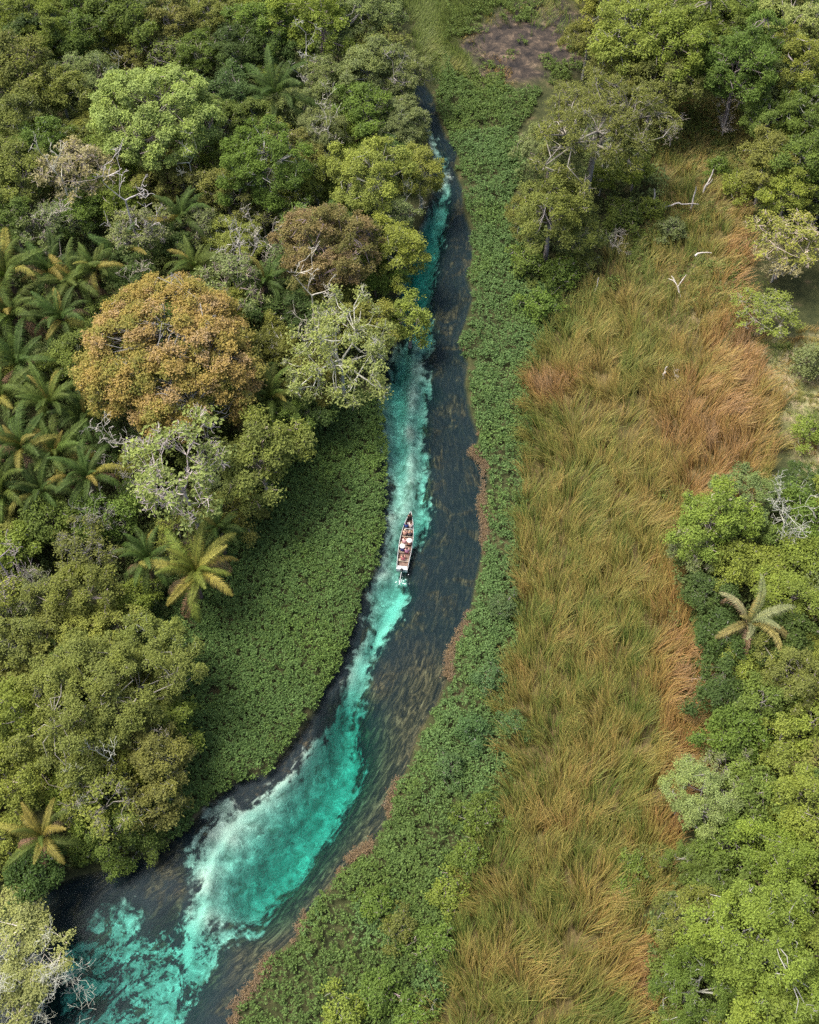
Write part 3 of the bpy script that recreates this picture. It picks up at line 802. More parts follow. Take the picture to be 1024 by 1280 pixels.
# palette (linear albedo)
COLS = {
 'green': (.094, .138, .028), 'lime': (.148, .187, .034), 'olive': (.128, .145, .036), 'dark green': (.055, .090, .024),
 'grey green': (.135, .17, .062), 'pale green': (.20, .24, .080), 'yellow green': (.172, .200, .042), 'bluish green': (.070, .120, .042), 'tan': (.25, .235, .11), 'bright pale green': (.23, .285, .085),
}
BARKC = {'bleached': (.50, .49, .40), 'pale': (.43, .41, .34), 'grey': (.26, .24, .21), 'brown': (.12, .09, .065)}
ITEMS = []     # (px, py, obj, look, keylabel)
def jit(c, s=.12):
    k = random.uniform(1 - s, 1 + s)
    return tuple(v * k * random.uniform(1 - s * .6, 1 + s * .6) for v in c)

def place(px, py, rpx, kind, colname='green', bark='grey', hmul=1.0, label=None, own=None, zs=1.0, group='forest trees'):
    """crown centre shown at pixel (px,py) with radius rpx"""
    if kind == 'palm': return palm(px, py, rpx, colname, label, group=group)
    # choose prototype
    zc = 5.0
    for _ in range(2):
        rad = rpx / pxm(px, py, zc)
        key = kind
        if kind == 'leafy': key = 'leafy_s' if rad < 2.6 else ('leafy_m' if rad < 4.4 else 'leafy_l')
        if own is not None: Rn, Hn, cm, tm = own
        elif kind == 'bare': Rn, Hn, tm, cm = random.choice(BARE)
        else: Rn, Hn, cm, tm = random.choice(PROTO[key])
        s_ = rad / Rn
        zc = Hn * s_ * zs
    if kind == 'bare' and own is None and group == 'bare and dead trees' and px < 560 or (kind == 'bare' and label and own is None):
        zs = min(1.7, max(.8, 8.0 / zc)); zc *= zs
    if kind != 'bare': zc *= hmul
    x, y = unproj(px, py, zc)
    g0 = max(gz(x, y), 0.0)
    name = {'bare': 'bare_tree', 'bush': 'bush'}.get(kind, 'leafy_tree')
    root = link(name, None, loc=(x, y, g0 - .1))
    root.rotation_euler = (0, 0, random.uniform(0, 6.28))
    root.scale = (s_, s_, s_ * zs * (hmul if kind != 'bare' else 1))
    if kind == 'bare':
        bc = jit(BARKC[bark], .1)
        link('trunk', tm, root, color=bc); link('crown', cm, root, color=bc)
    else:
        link('trunk', tm, root, color=jit(BARKC[bark], .15)); link('crown', cm, root, color=jit(COLS[colname], .10))
    root['category'] = 'bush' if kind == 'bush' else 'tree'
    root['group'] = group
    look = {'leafy': 'leafy', 'sparse_m': 'thinly leaved', 'fine_m': 'fine-leaved', 'bare': 'leafless', 'bush': 'low bushy'}[kind]
    noun = 'bush' if kind == 'bush' else 'tree'
    size = 'small ' if rpx < 30 and kind != 'bush' else ('large ' if rpx > 58 else '')
    col = {'pale': 'pale ', 'grey': 'grey ', 'brown': 'brown ', 'bleached': 'bleached '}[bark] if kind == 'bare' else colname + ' '
    ITEMS.append([px, py, root, f'{size}{col}{look} {noun}', label])
    return root

def palm(px, py, rpx, tint='green', label=None, h=None, yellow=.2, dead=2, nf=22, group='feather palms'):
    h = h or random.choice((2.5, 5.0))
    zt = 0
    x, y = unproj(px, py, h + 1.0)
    rad = rpx / pxm(px, py, h + 1)
    s_ = rad / 3.7
    root = link('palm_tree', None, loc=(x, y, max(gz(x, y), 0) - .1))
    root.rotation_euler = (random.uniform(-.08, .08), random.uniform(-.08, .08), random.uniform(0, 6.28))
    link('trunk', PTRUNK[h], root, color=jit((.13, .10, .07)))
    link('crown_shaft', PHEART, root, loc=(0, 0, h), color=(.14, .13, .06))
    cols = {'green': (.072, .102, .022), 'dark green': (.050, .082, .020), 'yellow green': (.115, .140, .026), 'pale green': (.17, .19, .09)}[tint]
    for k in range(nf):
        a = k * 2.39996 + random.uniform(-.15, .15)
        f = k / nf
        isdead = k >= nf - dead
        me = FROND[3] if isdead else FROND[min(2, int(f * 3))]
        fr = link('frond', me, root, loc=(0.1 * cos(a), .1 * sin(a), h + .25 - .3 * f))
        tilt = -.55 + f * .95 + (.45 if isdead else 0) + random.uniform(-.1, .1)
        fr.rotation_euler = (Matrix.Rotation(a, 3, 'Z') @ Matrix.Rotation(tilt, 3, 'Y') @ Matrix.Rotation(random.uniform(-.4, .4), 3, 'X')).to_euler()
        fs = random.uniform(.8, 1.15) * (.75 if f < .15 else 1)
        fr.scale = (fs * s_, fs * s_, fs * s_)
        c = cols
        if isdead: c = (.17, .12, .07)
        elif random.random() < yellow: c = tuple(.45 * u + .55 * v for u, v in zip(cols, (.26, .21, .05)))
        fr.color = (*jit(c, .12), 1)
        if isdead: fr['label'] = 'withered brown hanging frond'
    root['category'] = 'palm tree'; root['group'] = group
    ITEMS.append([px, py, root, f'{tint} feather palm', label])
    return root

# -- landmark trees
dome = (6.5, 9.0, *crown_mesh('domed', 6.5, 9.0, 5.0, 190, .12, 46, .25, 401, thin=.6, even=.65, lobes=.12, sub=8, branches=.4))
place(197, 156, 76, 'leafy', 'bright pale green', own=dome, label='large pale green dome-crowned tree standing out of the forest', zs=1.0)
orange = (8.0, 9.5, *crown_mesh('flush', 8.0, 9.5, 5.6, 330, .108, 52, .22, 402, thin=.55, even=.65, lobes=.14, sub=8, branches=.6, m=M_ORANGE, under=.25))
o_ = place(216, 450, 110, 'leafy', 'olive', own=orange, label='largest tree, crown flushed orange and rust, domed above the forest')
bro = (5.0, 8.0, *crown_mesh('brownish', 5.0, 8.0, 4.2, 150, .15, 44, .19, 403, lobes=.15, sub=9, branches=.8, m=M_BROWN))
place(410, 316, 62, 'leafy', 'olive', own=bro, label='round brown olive fine-leaved tree near the river')
acacia = (6.0, 8.5, *crown_mesh('feathery', 6.0, 8.5, 3.2, 150, .14, 42, .16, 404, lobes=.45, sub=8, branches=1.3, under=.15, openness=.12))
place(745, 165, 84, 'leafy', 'olive', 'grey', own=acacia, label='spreading feathery tree with pale limbs across the river head')
scr = (6.0, 8.0, *crown_mesh('scraggly', 6.0, 8.0, 4.6, 70, .17, 26, .29, 405, lobes=.4, sub=7, branches=1.8, openness=.1))
place(425, 442, 74, 'leafy', 'pale green', 'pale', own=scr, label='scraggly grey green tree with white limbs beside the river bend')
place(228, 592, 68, 'sparse_m', 'pale green', 'pale', label='pale sparse tree with twisted white branches in front of the orange tree', hmul=1.1)
bigl = (8.0, 9.5, *crown_mesh('clumpy', 8.0, 9.5, 5.5, 170, .135, 72, .26, 406, lobes=.4, sub=8, branches=.7, thin=.7))
place(122, 878, 90, 'leafy', 'olive', own=bigl, label='huge clumpy olive green tree overlooking the widening river')
place(460, 228, 52, 'leafy', 'yellow green', label='broad-leaved yellow green tree leaning to the upper river')
place(527, 218, 31, 'leafy', 'yellow green', label='yellow green tree overhanging the narrow upper river')
place(498, 318, 36, 'leafy', 'yellow green', label='bright leaved tree between the brown olive tree and the water')
place(512, 402, 28, 'leafy', 'yellow green', label='small yellow green crown over the emerald water')
palm(240, 712, 54, 'yellow green', 'yellow green palm with drooping rusty fronds beside the floating mat', h=5.0, yellow=.28, dead=6, nf=26)
palm(938, 775, 52, 'pale green', 'pale palm with yellowed frond tips among dark shrubs', h=5.0, yellow=.5, dead=2, nf=12)
palm(345, 118, 52, 'dark green', 'big dark green palm behind the dome-crowned tree', h=5.0, yellow=0, dead=0, nf=20)
palm(50, 1040, 46, 'green', 'palm with hanging fronds above the lower river inlet', h=5.0, yellow=.5, dead=3, nf=16)
bigbare = bare_mesh('bleached', 9.0, .85, 411, depth=6, split=(2, 4), r0=.13, rmin=.011)
bb = (mesh_rad(bigbare[1])[0], mesh_rad(bigbare[1])[1], bigbare[1], bigbare[0])
print('bigbare', bb[:2])
place(14, 1190, 86, 'bare', bark='bleached', zs=1.15, own=bb, label='big bleached tree of pale bare twigs at the river mouth corner')
place(40, 1245, 62, 'bare', bark='bleached', own=bb, label='second bleached leafless tree leaning over the rapids')
place(8, 1200, 76, 'fine_m', 'pale green', 'pale', hmul=.55, label='pale green fine-leaved tree tangled beneath the bleached bare tree')
place(958, 398, 42, 'sparse_m', 'lime', label='bright lime bush standing alone on the dry slope', hmul=.5)
place(985, 308, 48, 'sparse_m', 'yellow green', 'pale', label='straw-tinged sparse tree at the top of the dry slope', hmul=.7)
place(975, 325, 34, 'sparse_m', 'tan', 'pale', hmul=.7)
place(690, 268, 48, 'fine_m', 'olive', label='dense olive fine-leaved tree at the foot of the feathery spreading tree')
place(878, 1002, 46, 'fine_m', 'pale green', 'grey', label='pale yellow green tree spreading over the grass field edge')
place(925, 828, 26, 'leafy', 'yellow green', label='small lemon green tree in front of the pale palm')
place(915, 705, 30, 'leafy', 'lime', label='lime tree behind the pale palm')
place(995, 642, 40, 'bare', bark='pale', label='bleached bare tree behind the pale palm')
place(945, 1190, 78, 'leafy', 'lime', label='large lime tree at the near corner of the grass field')
place(795, 45, 60, 'fine_m', 'lime', label='large light green fine-leaved tree beside the bog')
place(150, 555, 46, 'bare', bark='pale', label='bleached bare tree at the foot of the orange tree')
place(292, 308, 40, 'bare', bark='pale', label='white bare tree between the orange and brown olive trees')
place(105, 228, 46, 'sparse_m', 'tan', 'pale', label='straw-coloured dry tree beyond the orange tree')
place(325, 575, 52, 'leafy', 'olive', label='olive tree overhanging the start of the floating mat')
place(40, 30, 44, 'leafy', 'lime', label='bright lime tree in the far forest corner')

# -- further trees seen singly
T = [(165, 835, 34, 'leafy', 'yellow green'), (205, 905, 34, 'leafy', 'lime'), (70, 945, 38, 'leafy', 'yellow green'), (150, 945, 34, 'leafy', 'lime'), (250, 76, 30, 'leafy', 'green'), (287, 124, 30, 'leafy', 'bluish green'), (160, 28, 38, 'leafy', 'green'), (330, 40, 36, 'leafy', 'green'), (398, 36, 42, 'leafy', 'lime'),
 (462, 22, 40, 'fine_m', 'grey green'), (412, 105, 34, 'fine_m', 'grey green'), (465, 88, 38, 'leafy', 'grey green'), (505, 95, 34, 'fine_m', 'grey green'), (500, 150, 34, 'fine_m', 'grey green'),
 (330, 212, 54, 'leafy', 'green'), (285, 245, 36, 'leafy', 'olive'), (375, 205, 34, 'leafy', 'olive'), (20, 98, 44, 'leafy', 'olive'), (28, 168, 36, 'leafy', 'olive'), (78, 128, 34, 'leafy', 'olive'),
 (112, 105, 36, 'fine_m', 'grey green'), (90, 60, 34, 'leafy', 'green'), (215, 35, 34, 'leafy', 'olive'), (270, 20, 34, 'fine_m', 'olive'), (110, 15, 34, 'leafy', 'green'),
 (30, 230, 40, 'leafy', 'olive'), (20, 290, 32, 'leafy', 'green'), (400, 165, 32, 'fine_m', 'grey green'), (455, 140, 34, 'leafy', 'green'),
 (250, 285, 30, 'sparse_m', 'grey green'), (288, 358, 46, 'sparse_m', 'grey green'), (65, 292, 34, 'sparse_m', 'grey green'), (175, 300, 40, 'sparse_m', 'grey green'),
 (100, 450, 36, 'leafy', 'green'), (125, 410, 26, 'leafy', 'green'), (60, 455, 24, 'leafy', 'grey green'), (345, 530, 34, 'leafy', 'green'), (380, 520, 28, 'leafy', 'dark green'), (300, 640, 28, 'leafy', 'olive'),
 (15, 690, 34, 'leafy', 'lime'), (60, 655, 34, 'leafy', 'green'), (105, 690, 40, 'sparse_m', 'olive'), (40, 745, 34, 'sparse_m', 'grey green'), (165, 752, 26, 'leafy', 'lime'), (130, 650, 34, 'leafy', 'green'),
 (100, 745, 44, 'leafy', 'olive'), (195, 808, 42, 'leafy', 'olive'), (20, 810, 42, 'leafy', 'olive'), (60, 800, 34, 'leafy', 'olive'), (20, 905, 50, 'leafy', 'lime'), (25, 980, 46, 'leafy', 'lime'),
 (198, 945, 42, 'leafy', 'olive'), (95, 985, 36, 'leafy', 'lime'), (128, 1000, 44, 'sparse_m', 'yellow green'), (198, 1008, 34, 'leafy', 'olive'), (45, 1090, 34, 'leafy', 'dark green'), (150, 1035, 30, 'leafy', 'green'), (110, 1058, 22, 'bush', 'green'), (150, 1078, 20, 'bush', 'green'), (190, 1052, 18, 'bush', 'green'),
 # across the river, far
 (850, 62, 58, 'leafy', 'lime'), (925, 88, 56, 'leafy', 'green'), (880, 20, 44, 'leafy', 'green'), (985, 35, 46, 'fine_m', 'pale green'), (1000, 95, 46, 'leafy', 'lime'), (1010, 150, 42, 'fine_m', 'green'),
 (955, 160, 32, 'leafy', 'green'), (960, 208, 36, 'leafy', 'olive'), (1005, 212, 40, 'leafy', 'green'), (985, 245, 32, 'leafy', 'lime'), (922, 238, 20, 'bush', 'lime'), (775, 95, 40, 'fine_m', 'olive'), (820, 110, 44, 'fine_m', 'olive'),
 (755, 10, 38, 'leafy', 'yellow green'), (935, 15, 44, 'leafy', 'green'), (735, 55, 30, 'fine_m', 'olive'),
 (795, 212, 22, 'leafy', 'lime'), (752, 225, 16, 'leafy', 'lime'), (665, 268, 30, 'fine_m', 'olive'), (720, 290, 30, 'fine_m', 'olive'), (780, 275, 24, 'bush', 'green'), (690, 190, 40, 'fine_m', 'grey green'), (815, 265, 18, 'bush', 'lime'),
 (700, 345, 24, 'bush', 'green'), (675, 385, 22, 'bush', 'green'), (725, 330, 20, 'bush', 'olive'), (660, 330, 22, 'bush', 'green'), (838, 290, 18, 'bush', 'grey green'), (1012, 460, 24, 'bush', 'grey green'), (1008, 545, 20, 'bush', 'lime'), (895, 212, 14, 'bush', 'green'),
 # across the river, near
 (868, 690, 28, 'sparse_m', 'grey green'), (955, 715, 30, 'leafy', 'lime'), (1000, 705, 34, 'leafy', 'lime'), (965, 680, 26, 'leafy', 'green'), (885, 745, 26, 'leafy', 'dark green'), (900, 800, 30, 'leafy', 'dark green'), (985, 800, 34, 'leafy', 'dark green'),
 (990, 850, 40, 'leafy', 'olive'), (900, 865, 32, 'leafy', 'dark green'), (950, 880, 34, 'leafy', 'green'), (1010, 905, 34, 'leafy', 'lime'), (920, 920, 36, 'leafy', 'green'), (975, 945, 34, 'leafy', 'lime'), (905, 960, 30, 'sparse_m', 'grey green'),
 (940, 1000, 40, 'leafy', 'green'), (1000, 1010, 46, 'leafy', 'lime'), (910, 1060, 38, 'leafy', 'green'), (970, 1080, 44, 'leafy', 'lime'), (1015, 1110, 38, 'leafy', 'lime'), (870, 1080, 30, 'fine_m', 'green'),
 (865, 1160, 46, 'fine_m', 'olive'), (900, 1130, 38, 'leafy', 'green'), (1005, 1190, 50, 'leafy', 'lime'), (870, 1240, 50, 'fine_m', 'green'), (960, 1265, 56, 'leafy', 'lime'), (1010, 1250, 44, 'leafy', 'green'), (790, 1088, 22, 'bush', 'green'), (840, 1215, 30, 'bush', 'green'), (845, 1290, 34, 'bush', 'olive'), (780, 1110, 18, 'bush', 'green'), (820, 1075, 20, 'bush', 'olive'),
 # scrub in the near bank band
 (600, 1020, 26, 'bush', 'green'), (585, 1075, 24, 'bush', 'green'), (560, 1120, 24, 'bush', 'lime'), (540, 1180, 26, 'bush', 'green'), (480, 1240, 28, 'bush', 'green'), (520, 1270, 26, 'bush', 'green'), (430, 1270, 28, 'bush', 'lime'), (470, 1130, 22, 'bush', 'green'), (500, 1160, 22, 'bush', 'olive'), (640, 905, 18, 'bush', 'bluish green'), (590, 915, 20, 'bush', 'bluish green'), (610, 850, 20, 'bush', 'bluish green'), (560, 960, 20, 'bush', 'bluish green'), (630, 760, 18, 'bush', 'bluish green')]
for t in T: place(*t, group='bushes and scrub' if t[3] == 'bush' else 'forest trees')
for px_, py_, r_, b_ in [(160, 350, 24, 'pale'), (408, 160, 22, 'pale'), (445, 268, 26, 'pale'), (135, 790, 16, 'pale'), (20, 720, 30, 'grey'), (215, 640, 18, 'pale'), (60, 285, 28, 'pale'), (175, 285, 34, 'pale'), (845, 470, 9, 'pale'),
     (510, 265, 24, 'grey'), (905, 1050, 26, 'pale'), (868, 1165, 30, 'pale'), (765, 160, 40, 'pale'), (845, 155, 22, 'pale'), (765, 300, 20, 'grey'), (910, 150, 20, 'pale'), (890, 850, 18, 'grey'), (985, 1160, 22, 'pale'), (860, 965, 20, 'grey'), (350, 460, 22, 'pale'), (400, 400, 30, 'pale'), (150, 950, 24, 'pale'), (95, 250, 26, 'pale'), (235, 225, 22, 'pale'), (340, 300, 24, 'pale'), (60, 740, 26, 'grey'), (120, 640, 26, 'grey'), (255, 560, 24, 'pale'), (380, 90, 20, 'pale'), (150, 120, 18, 'grey'), (30, 860, 22, 'pale'), (205, 950, 20, 'pale'), (110, 1000, 24, 'pale'), (490, 120, 18, 'grey')]:
    if r_ > 8 : place(px_, py_, r_ * 1.15, 'bare', bark=b_, group='bare and dead trees')
for px_, py_, r_, c_ in [(18, 350, 46, 'green'), (62, 345, 36, 'dark green'), (98, 352, 38, 'green'), (20, 400, 44, 'green'), (75, 395, 34, 'dark green'), (30, 455, 42, 'dark green'), (10, 500, 40, 'green'), (62, 505, 40, 'green'), (100, 520, 34, 'dark green'),
     (25, 560, 44, 'dark green'), (75, 570, 42, 'green'), (10, 615, 42, 'green'), (110, 600, 36, 'dark green'), (55, 620, 36, 'dark green'), (245, 335, 36, 'green'), (330, 350, 30, 'dark green'), (320, 470, 34, 'dark green'), (340, 500, 34, 'green'), (180, 700, 34, 'dark green'), (232, 270, 34, 'dark green'), (150, 320, 34, 'dark green'),
     (120, 335, 30, 'green'), (270, 655, 26, 'dark green'), (60, 230, 30, 'dark green')]:
    palm(px_, py_, r_ * 1.15, c_, h=random.choice((5.0, 5.0, 6.5)), yellow=.12, dead=random.choice((0, 1, 2)), nf=20)

# -- fill: smaller trees wherever no crown stands yet (poisson in the picture plane, then rooted on the ground)
occ = [(a[0], a[1], 40 if a[2].name.startswith('palm') else 46) for a in ITEMS if not a[2].name.startswith('bare')]
g = np.random.default_rng(55)
def inside(px, py, L, m=0):
    x, y = unproj(px, py, 3.0)
    return sd_poly(np.array([[x, y]]), L)[0] > m
pal_l = ['green', 'green', 'olive', 'olive', 'grey green', 'lime', 'dark green', 'dark green', 'yellow green']
cnt = 0
for L, (x0, x1, y0, y1), spc, kinds in ((FOREST_L, (-50, 540, -35, 1110), 47, ('leafy', 'leafy', 'leafy', 'fine_m', 'sparse_m')),
                              (FOREST_R1, (730, 1070, -35, 330), 46, ('leafy', 'leafy', 'fine_m')), (FOREST_R2, (830, 1075, 600, 1330), 46, ('leafy', 'leafy', 'fine_m', 'sparse_m'))):
    cand = np.stack([g.uniform(x0, x1, 9000), g.uniform(y0, y1, 9000)], 1)
    XY = np.array([unproj(a, b, 3.0) for a, b in cand])
    okm = sd_poly(XY, L) > 1.2
    for (a, b) in cand[okm]:
        sc = .75 + .5 * (b + 60) / 1300
        if all((a - o[0]) ** 2 + ((b - o[1]) * 1.15) ** 2 > (o[2] * sc) ** 2 for o in occ):
            occ.append((a, b, spc)); cnt += 1
            place(float(a), float(b), float(g.uniform(31, 44) * sc), random.choice(kinds), random.choice(pal_l), random.choice(('grey', 'pale', 'brown')), hmul=float(g.uniform(.7, 1.0)))
print('fill trees', cnt, 'items', len(ITEMS))

# ------------------------------------------------------------------ labels: look + place among named landmarks
LAND = [('orange-crowned tree', 210, 445), ('dome-crowned tree', 197, 150), ('brown olive tree', 410, 316), ('feathery spreading tree', 745, 165), ('yellow green palm', 240, 712), ('pale palm', 938, 775),
        ('long boat', 508, 678), ('river head', 540, 150), ('dark bog', 660, 60), ('lime bush on the slope', 958, 398), ('bleached corner tree', 20, 1190), ('huge clumpy tree', 135, 880), ('far forest corner', 10, 10), ('far field corner', 1010, 10),
        ('near field corner', 820, 1270), ('lower river inlet', 90, 1090), ('scraggly grey tree', 425, 442), ('floating mat', 350, 800)]
def where(px, py):
    nm, lx, ly = min(LAND, key=lambda l: (l[1] - px) ** 2 + (l[2] - py) ** 2)
    dx, dy = px - lx, py - ly
    inland = (dx < 0) if lx < 500 else (dx > 0)
    a = abs(dx); b = abs(dy)
    parts = []
    if b > .4 * a: parts.append('beyond' if dy < 0 else 'in front of')
    if a > .4 * b: parts.append('inland of' if inland else 'riverward of')
    w_ = ' and '.join(parts) if parts else 'beside'
    if len(parts) == 2: w_ = parts[0].replace(' of', '') + ' and ' + parts[1]
    if w_ == 'in front and inland of' or w_ == 'in front and riverward of': pass
    return (w_, nm), math.hypot(dx, dy)
ORD = ['first', 'second', 'third', 'fourth', 'fifth', 'sixth', 'seventh', 'eighth', 'ninth', 'tenth', 'eleventh', 'twelfth', 'thirteenth', 'fourteenth', 'fifteenth', 'sixteenth', 'seventeenth', 'eighteenth', 'nineteenth', 'twentieth']
buckets = {}
for it in ITEMS:
    if it[4]: it[2]['label'] = it[4]; continue
    k, d_ = where(it[0], it[1])
    buckets.setdefault((k, it[3]), []).append((d_, it))
for (k, look), lst in buckets.items():
    lst.sort(key=lambda t: t[0])
    for i, (d_, it) in enumerate(lst):
        o = ORD[i] + ' ' if len(lst) > 1 else ''
        it[2]['label'] = f'{o}{look} {k[0]} the {k[1]}'

# ------------------------------------------------------------------ weathered dead wood on the grass
def snag(px, py, pts, r, label, forks=()):
    x, y = unproj(px, py, .5)
    tb = Tubes()
    pts = np.array(pts, float)
    t = np.linspace(0, 1, 9); s0 = np.linspace(0, 1, len(pts))
    q = np.stack([np.interp(t, s0, pts[:, j]) for j in range(3)], 1) + np.random.default_rng(int(px)).normal(size=(9, 3)) * .05
    tb.add(q, r * (1 - .6 * t) * (1 + .15 * np.sin(np.arange(9) * 2.2)), 7)
    for f in forks:
        f = np.array(f, float); tb.add(f, r * np.linspace(.6, .2, len(f)), 5)
    o = link('dead_snag', tb.mesh('dead_snag', [M_BARK]), loc=(x, y, gz(x, y)), color=(.50, .46, .41))
    o['label'] = label; o['category'] = 'dead trunk'; o['group'] = 'bleached dead trunks on the grass'
snag(816, 262, [(0, 0, -.3), (-.1, 0, 1.6), (-.3, .1, 3.2)], .15, 'short bent bleached trunk standing nearest the feathery tree')
snag(863, 264, [(0, 0, -.3), (0, .1, 1.6), (-.05, .1, 3.8)], .15, 'straight upright bleached trunk rising from a fallen log')
snag(876, 245, [(0, 0, -.3), (.4, .3, 1.3), (1.0, .9, 3.2)], .15, 'tall leaning bleached trunk beside the fallen log', [[(.4, .3, 1.3), (.8, .2, 2.0), (.9, .1, 2.6)]])
snag(850, 266, [(-2.4, -.2, 1.3), (-1, 0, 1.5), (0, .1, 1.5), (2.0, .2, 1.4)], .12, 'long fallen bleached log lying at the feet of upright trunks')
snag(843, 365, [(.6, -1.2, .2), (.2, 0, 1.0), (-.5, 1.0, 1.8)], .12, 'forked bleached branch sticking out of the upper grass', [[(.2, 0, 1.0), (.8, .7, 1.5), (1.2, 1.2, 1.7)], [(-.1, .5, 1.4), (-.9, .7, 1.6)]])
snag(829, 472, [(0, 0, -.2), (0, .1, 1.0), (.1, .2, 1.9)], .14, 'small bleached stump poking up in the middle of the field')
snag(744, 366, [(0, 0, -.3), (.05, .1, 1.0), (.1, .2, 2.4)], .09, 'thin upright bleached stick at the far field edge')
snag(874, 328, [(-.8, -.1, 1.3), (0, .2, 1.5), (1.1, .3, 1.4)], .11, 'short fallen bleached log on the upper dry grass')
snag(830, 160, [(-.9, -.3, .9), (0, .2, 1.0), (2.4, .4, 1.2)], .09, 'thin fallen branch beyond the upright bleached trunks')

# ------------------------------------------------------------------ boat
M_WHITE = plain('white_painted_aluminium', (.42, .43, .42), .45, .4, .15)
M_HULL = plain('dull_hull', (.30, .32, .31), .5, .4, .2)
M_FLOOR = plain('wet_boat_floor', (.13, .085, .065), .7, .3, .35, 4)
M_DARKM = plain('dark_motor', (.03, .03, .032), .4, .5)
M_FOAM = plain('foam_white', (.8, .82, .8), .6, .3)
bx, by = unproj(504, 676, .3)
tipx, tipy = unproj(513.5, 641, .3); stx, sty = unproj(502.5, 712, .3)
head = math.atan2(tipy - sty, tipx - stx)
BL = math.hypot(tipx - stx, tipy - sty)
boat = link('boat', None, loc=((tipx + stx) / 2, (tipy + sty) / 2, 0.0))
boat.rotation_euler = (0, 0, head)          # local +X towards the bow
boat['label'] = 'long narrow white-rimmed boat carrying passengers up the turquoise channel'; boat['category'] = 'boat'
ts = np.linspace(0, 1, 19)
xs = -BL / 2 + BL * ts
def half(t): return .60 * (1 - np.clip((t - .45) / .55, 0, 1) ** 2.1) * (.80 + .20 * np.clip(t / .35, 0, 1)) + .03
sheer = .36 + .16 * np.clip((ts - .5) / .5, 0, 1) ** 2
keel = -.16 + .25 * np.clip((ts - .8) / .2, 0, 1) ** 2
def shell(inset, dz, flo):
    V = []
    for t, x_, sh, kl in zip(ts, xs, sheer, keel):
        hw = half(t) - inset
        hw = max(hw, .01)
        V += [(x_, -hw, sh), (x_, -hw * .93, (sh + kl) / 2 + dz), (x_, -hw * .72, kl + dz), (x_, 0, kl - flo + dz), (x_, hw * .72, kl + dz), (x_, hw * .93, (sh + kl) / 2 + dz), (x_, hw, sh)]
    V = np.array(V); Qs = []
    for i in range(len(ts) - 1):
        for j in range(6): Qs.append((i * 7 + j, i * 7 + j + 1, (i + 1) * 7 + j + 1, (i + 1) * 7 + j))
    return V, np.array(Qs)
V, Qh = shell(0, 0, .04); link('hull', np_mesh('hull', V, Qh, None, True, [M_HULL]), boat)
V, Qh = shell(.05, .05, .0); V[:, 2] = np.maximum(V[:, 2], .03); link('inner_hull', np_mesh('inner_hull', V, Qh, None, True, [M_FLOOR]), boat)
def box_v(x0, x1, y0, y1, z0, z1):
    V = np.array([(x, y, z) for z in (z0, z1) for y in (y0, y1) for x in (x0, x1)])
    Qb = np.array([(0, 2, 3, 1), (4, 5, 7, 6), (0, 1, 5, 4), (2, 6, 7, 3), (0, 4, 6, 2), (1, 3, 7, 5)])
    return V, Qb
def box_mesh(name, *a, m=M_WHITE):
    V, Qb = box_v(*a); return np_mesh(name, V, Qb, None, False, [m])
tb = Tubes()
for sg in (-1, 1): tb.add([(x_, sg * half(t), sh + .01) for t, x_, sh in zip(ts, xs, sheer)], [.028] * len(ts), 6)
link('gunwale', tb.mesh('gunwale', [M_WHITE]), boat)
fb = [(x_, half(t) * .78) for t, x_ in zip(ts, xs) if t < .93]
V = [(x_, s_ * w_, .045) for x_, w_ in fb for s_ in (-1, 1)] + [(x_, s_ * w_, .02) for x_, w_ in fb for s_ in (-1, 1)]
nf_ = len(fb); Qf = [(2 * i, 2 * i + 2, 2 * i + 3, 2 * i + 1) for i in range(nf_ - 1)] + [(2 * nf_ + 2 * i, 2 * nf_ + 2 * i + 1, 2 * nf_ + 2 * i + 3, 2 * nf_ + 2 * i + 2) for i in range(nf_ - 1)]
link('floor_boards', np_mesh('floor_boards', V, Qf, None, False, [M_FLOOR]), boat)
link('transom', box_mesh('transom', -BL / 2 - .05, -BL / 2 + .06, -half(0) - .02, half(0) + .02, -.12, .42), boat)
hw = half(.02)
link('stern_deck', box_mesh('stern_deck', -BL / 2 + .07, -BL / 2 + .38, -hw + .06, hw - .06, .27, .33), boat)
BENCH = [.17, .32, .46, .60, .74]
for i, t in enumerate(BENCH):
    hw = float(half(np.array(t))) - .05
    x_ = -BL / 2 + BL * t
    link('bench', box_mesh('bench', x_ - .15, x_ + .15, -hw, hw, .18, .215, m=M_WHITE if i == 4 else plain('bench_board', (.30, .24, .18), .7)), boat)
x_ = -BL / 2 + BL * .80; hw = float(half(np.array(.80))) - .05
link('bow_thwart', box_mesh('bow_thwart', x_ - .09, x_ + .09, -hw, hw, .34, .39), boat)
mot = link('outboard_motor', None, boat, loc=(-BL / 2 - .18, 0, .35))
tb = Tubes(); tb.add([(.05, 0, -.1), (.02, 0, .1), (0, 0, .28), (0, 0, .36)], [.10, .15, .14, .04], 8)
link('motor_cowl', tb.mesh('motor_cowl', [M_DARKM]), mot)
tb = Tubes(); tb.add([(-.02, 0, 0), (-.5, .03, -.12), (-1.3, .06, -.36)], [.035, .03, .025], 6)
link('motor_shaft', tb.mesh('motor_shaft', [M_WHITE]), mot)

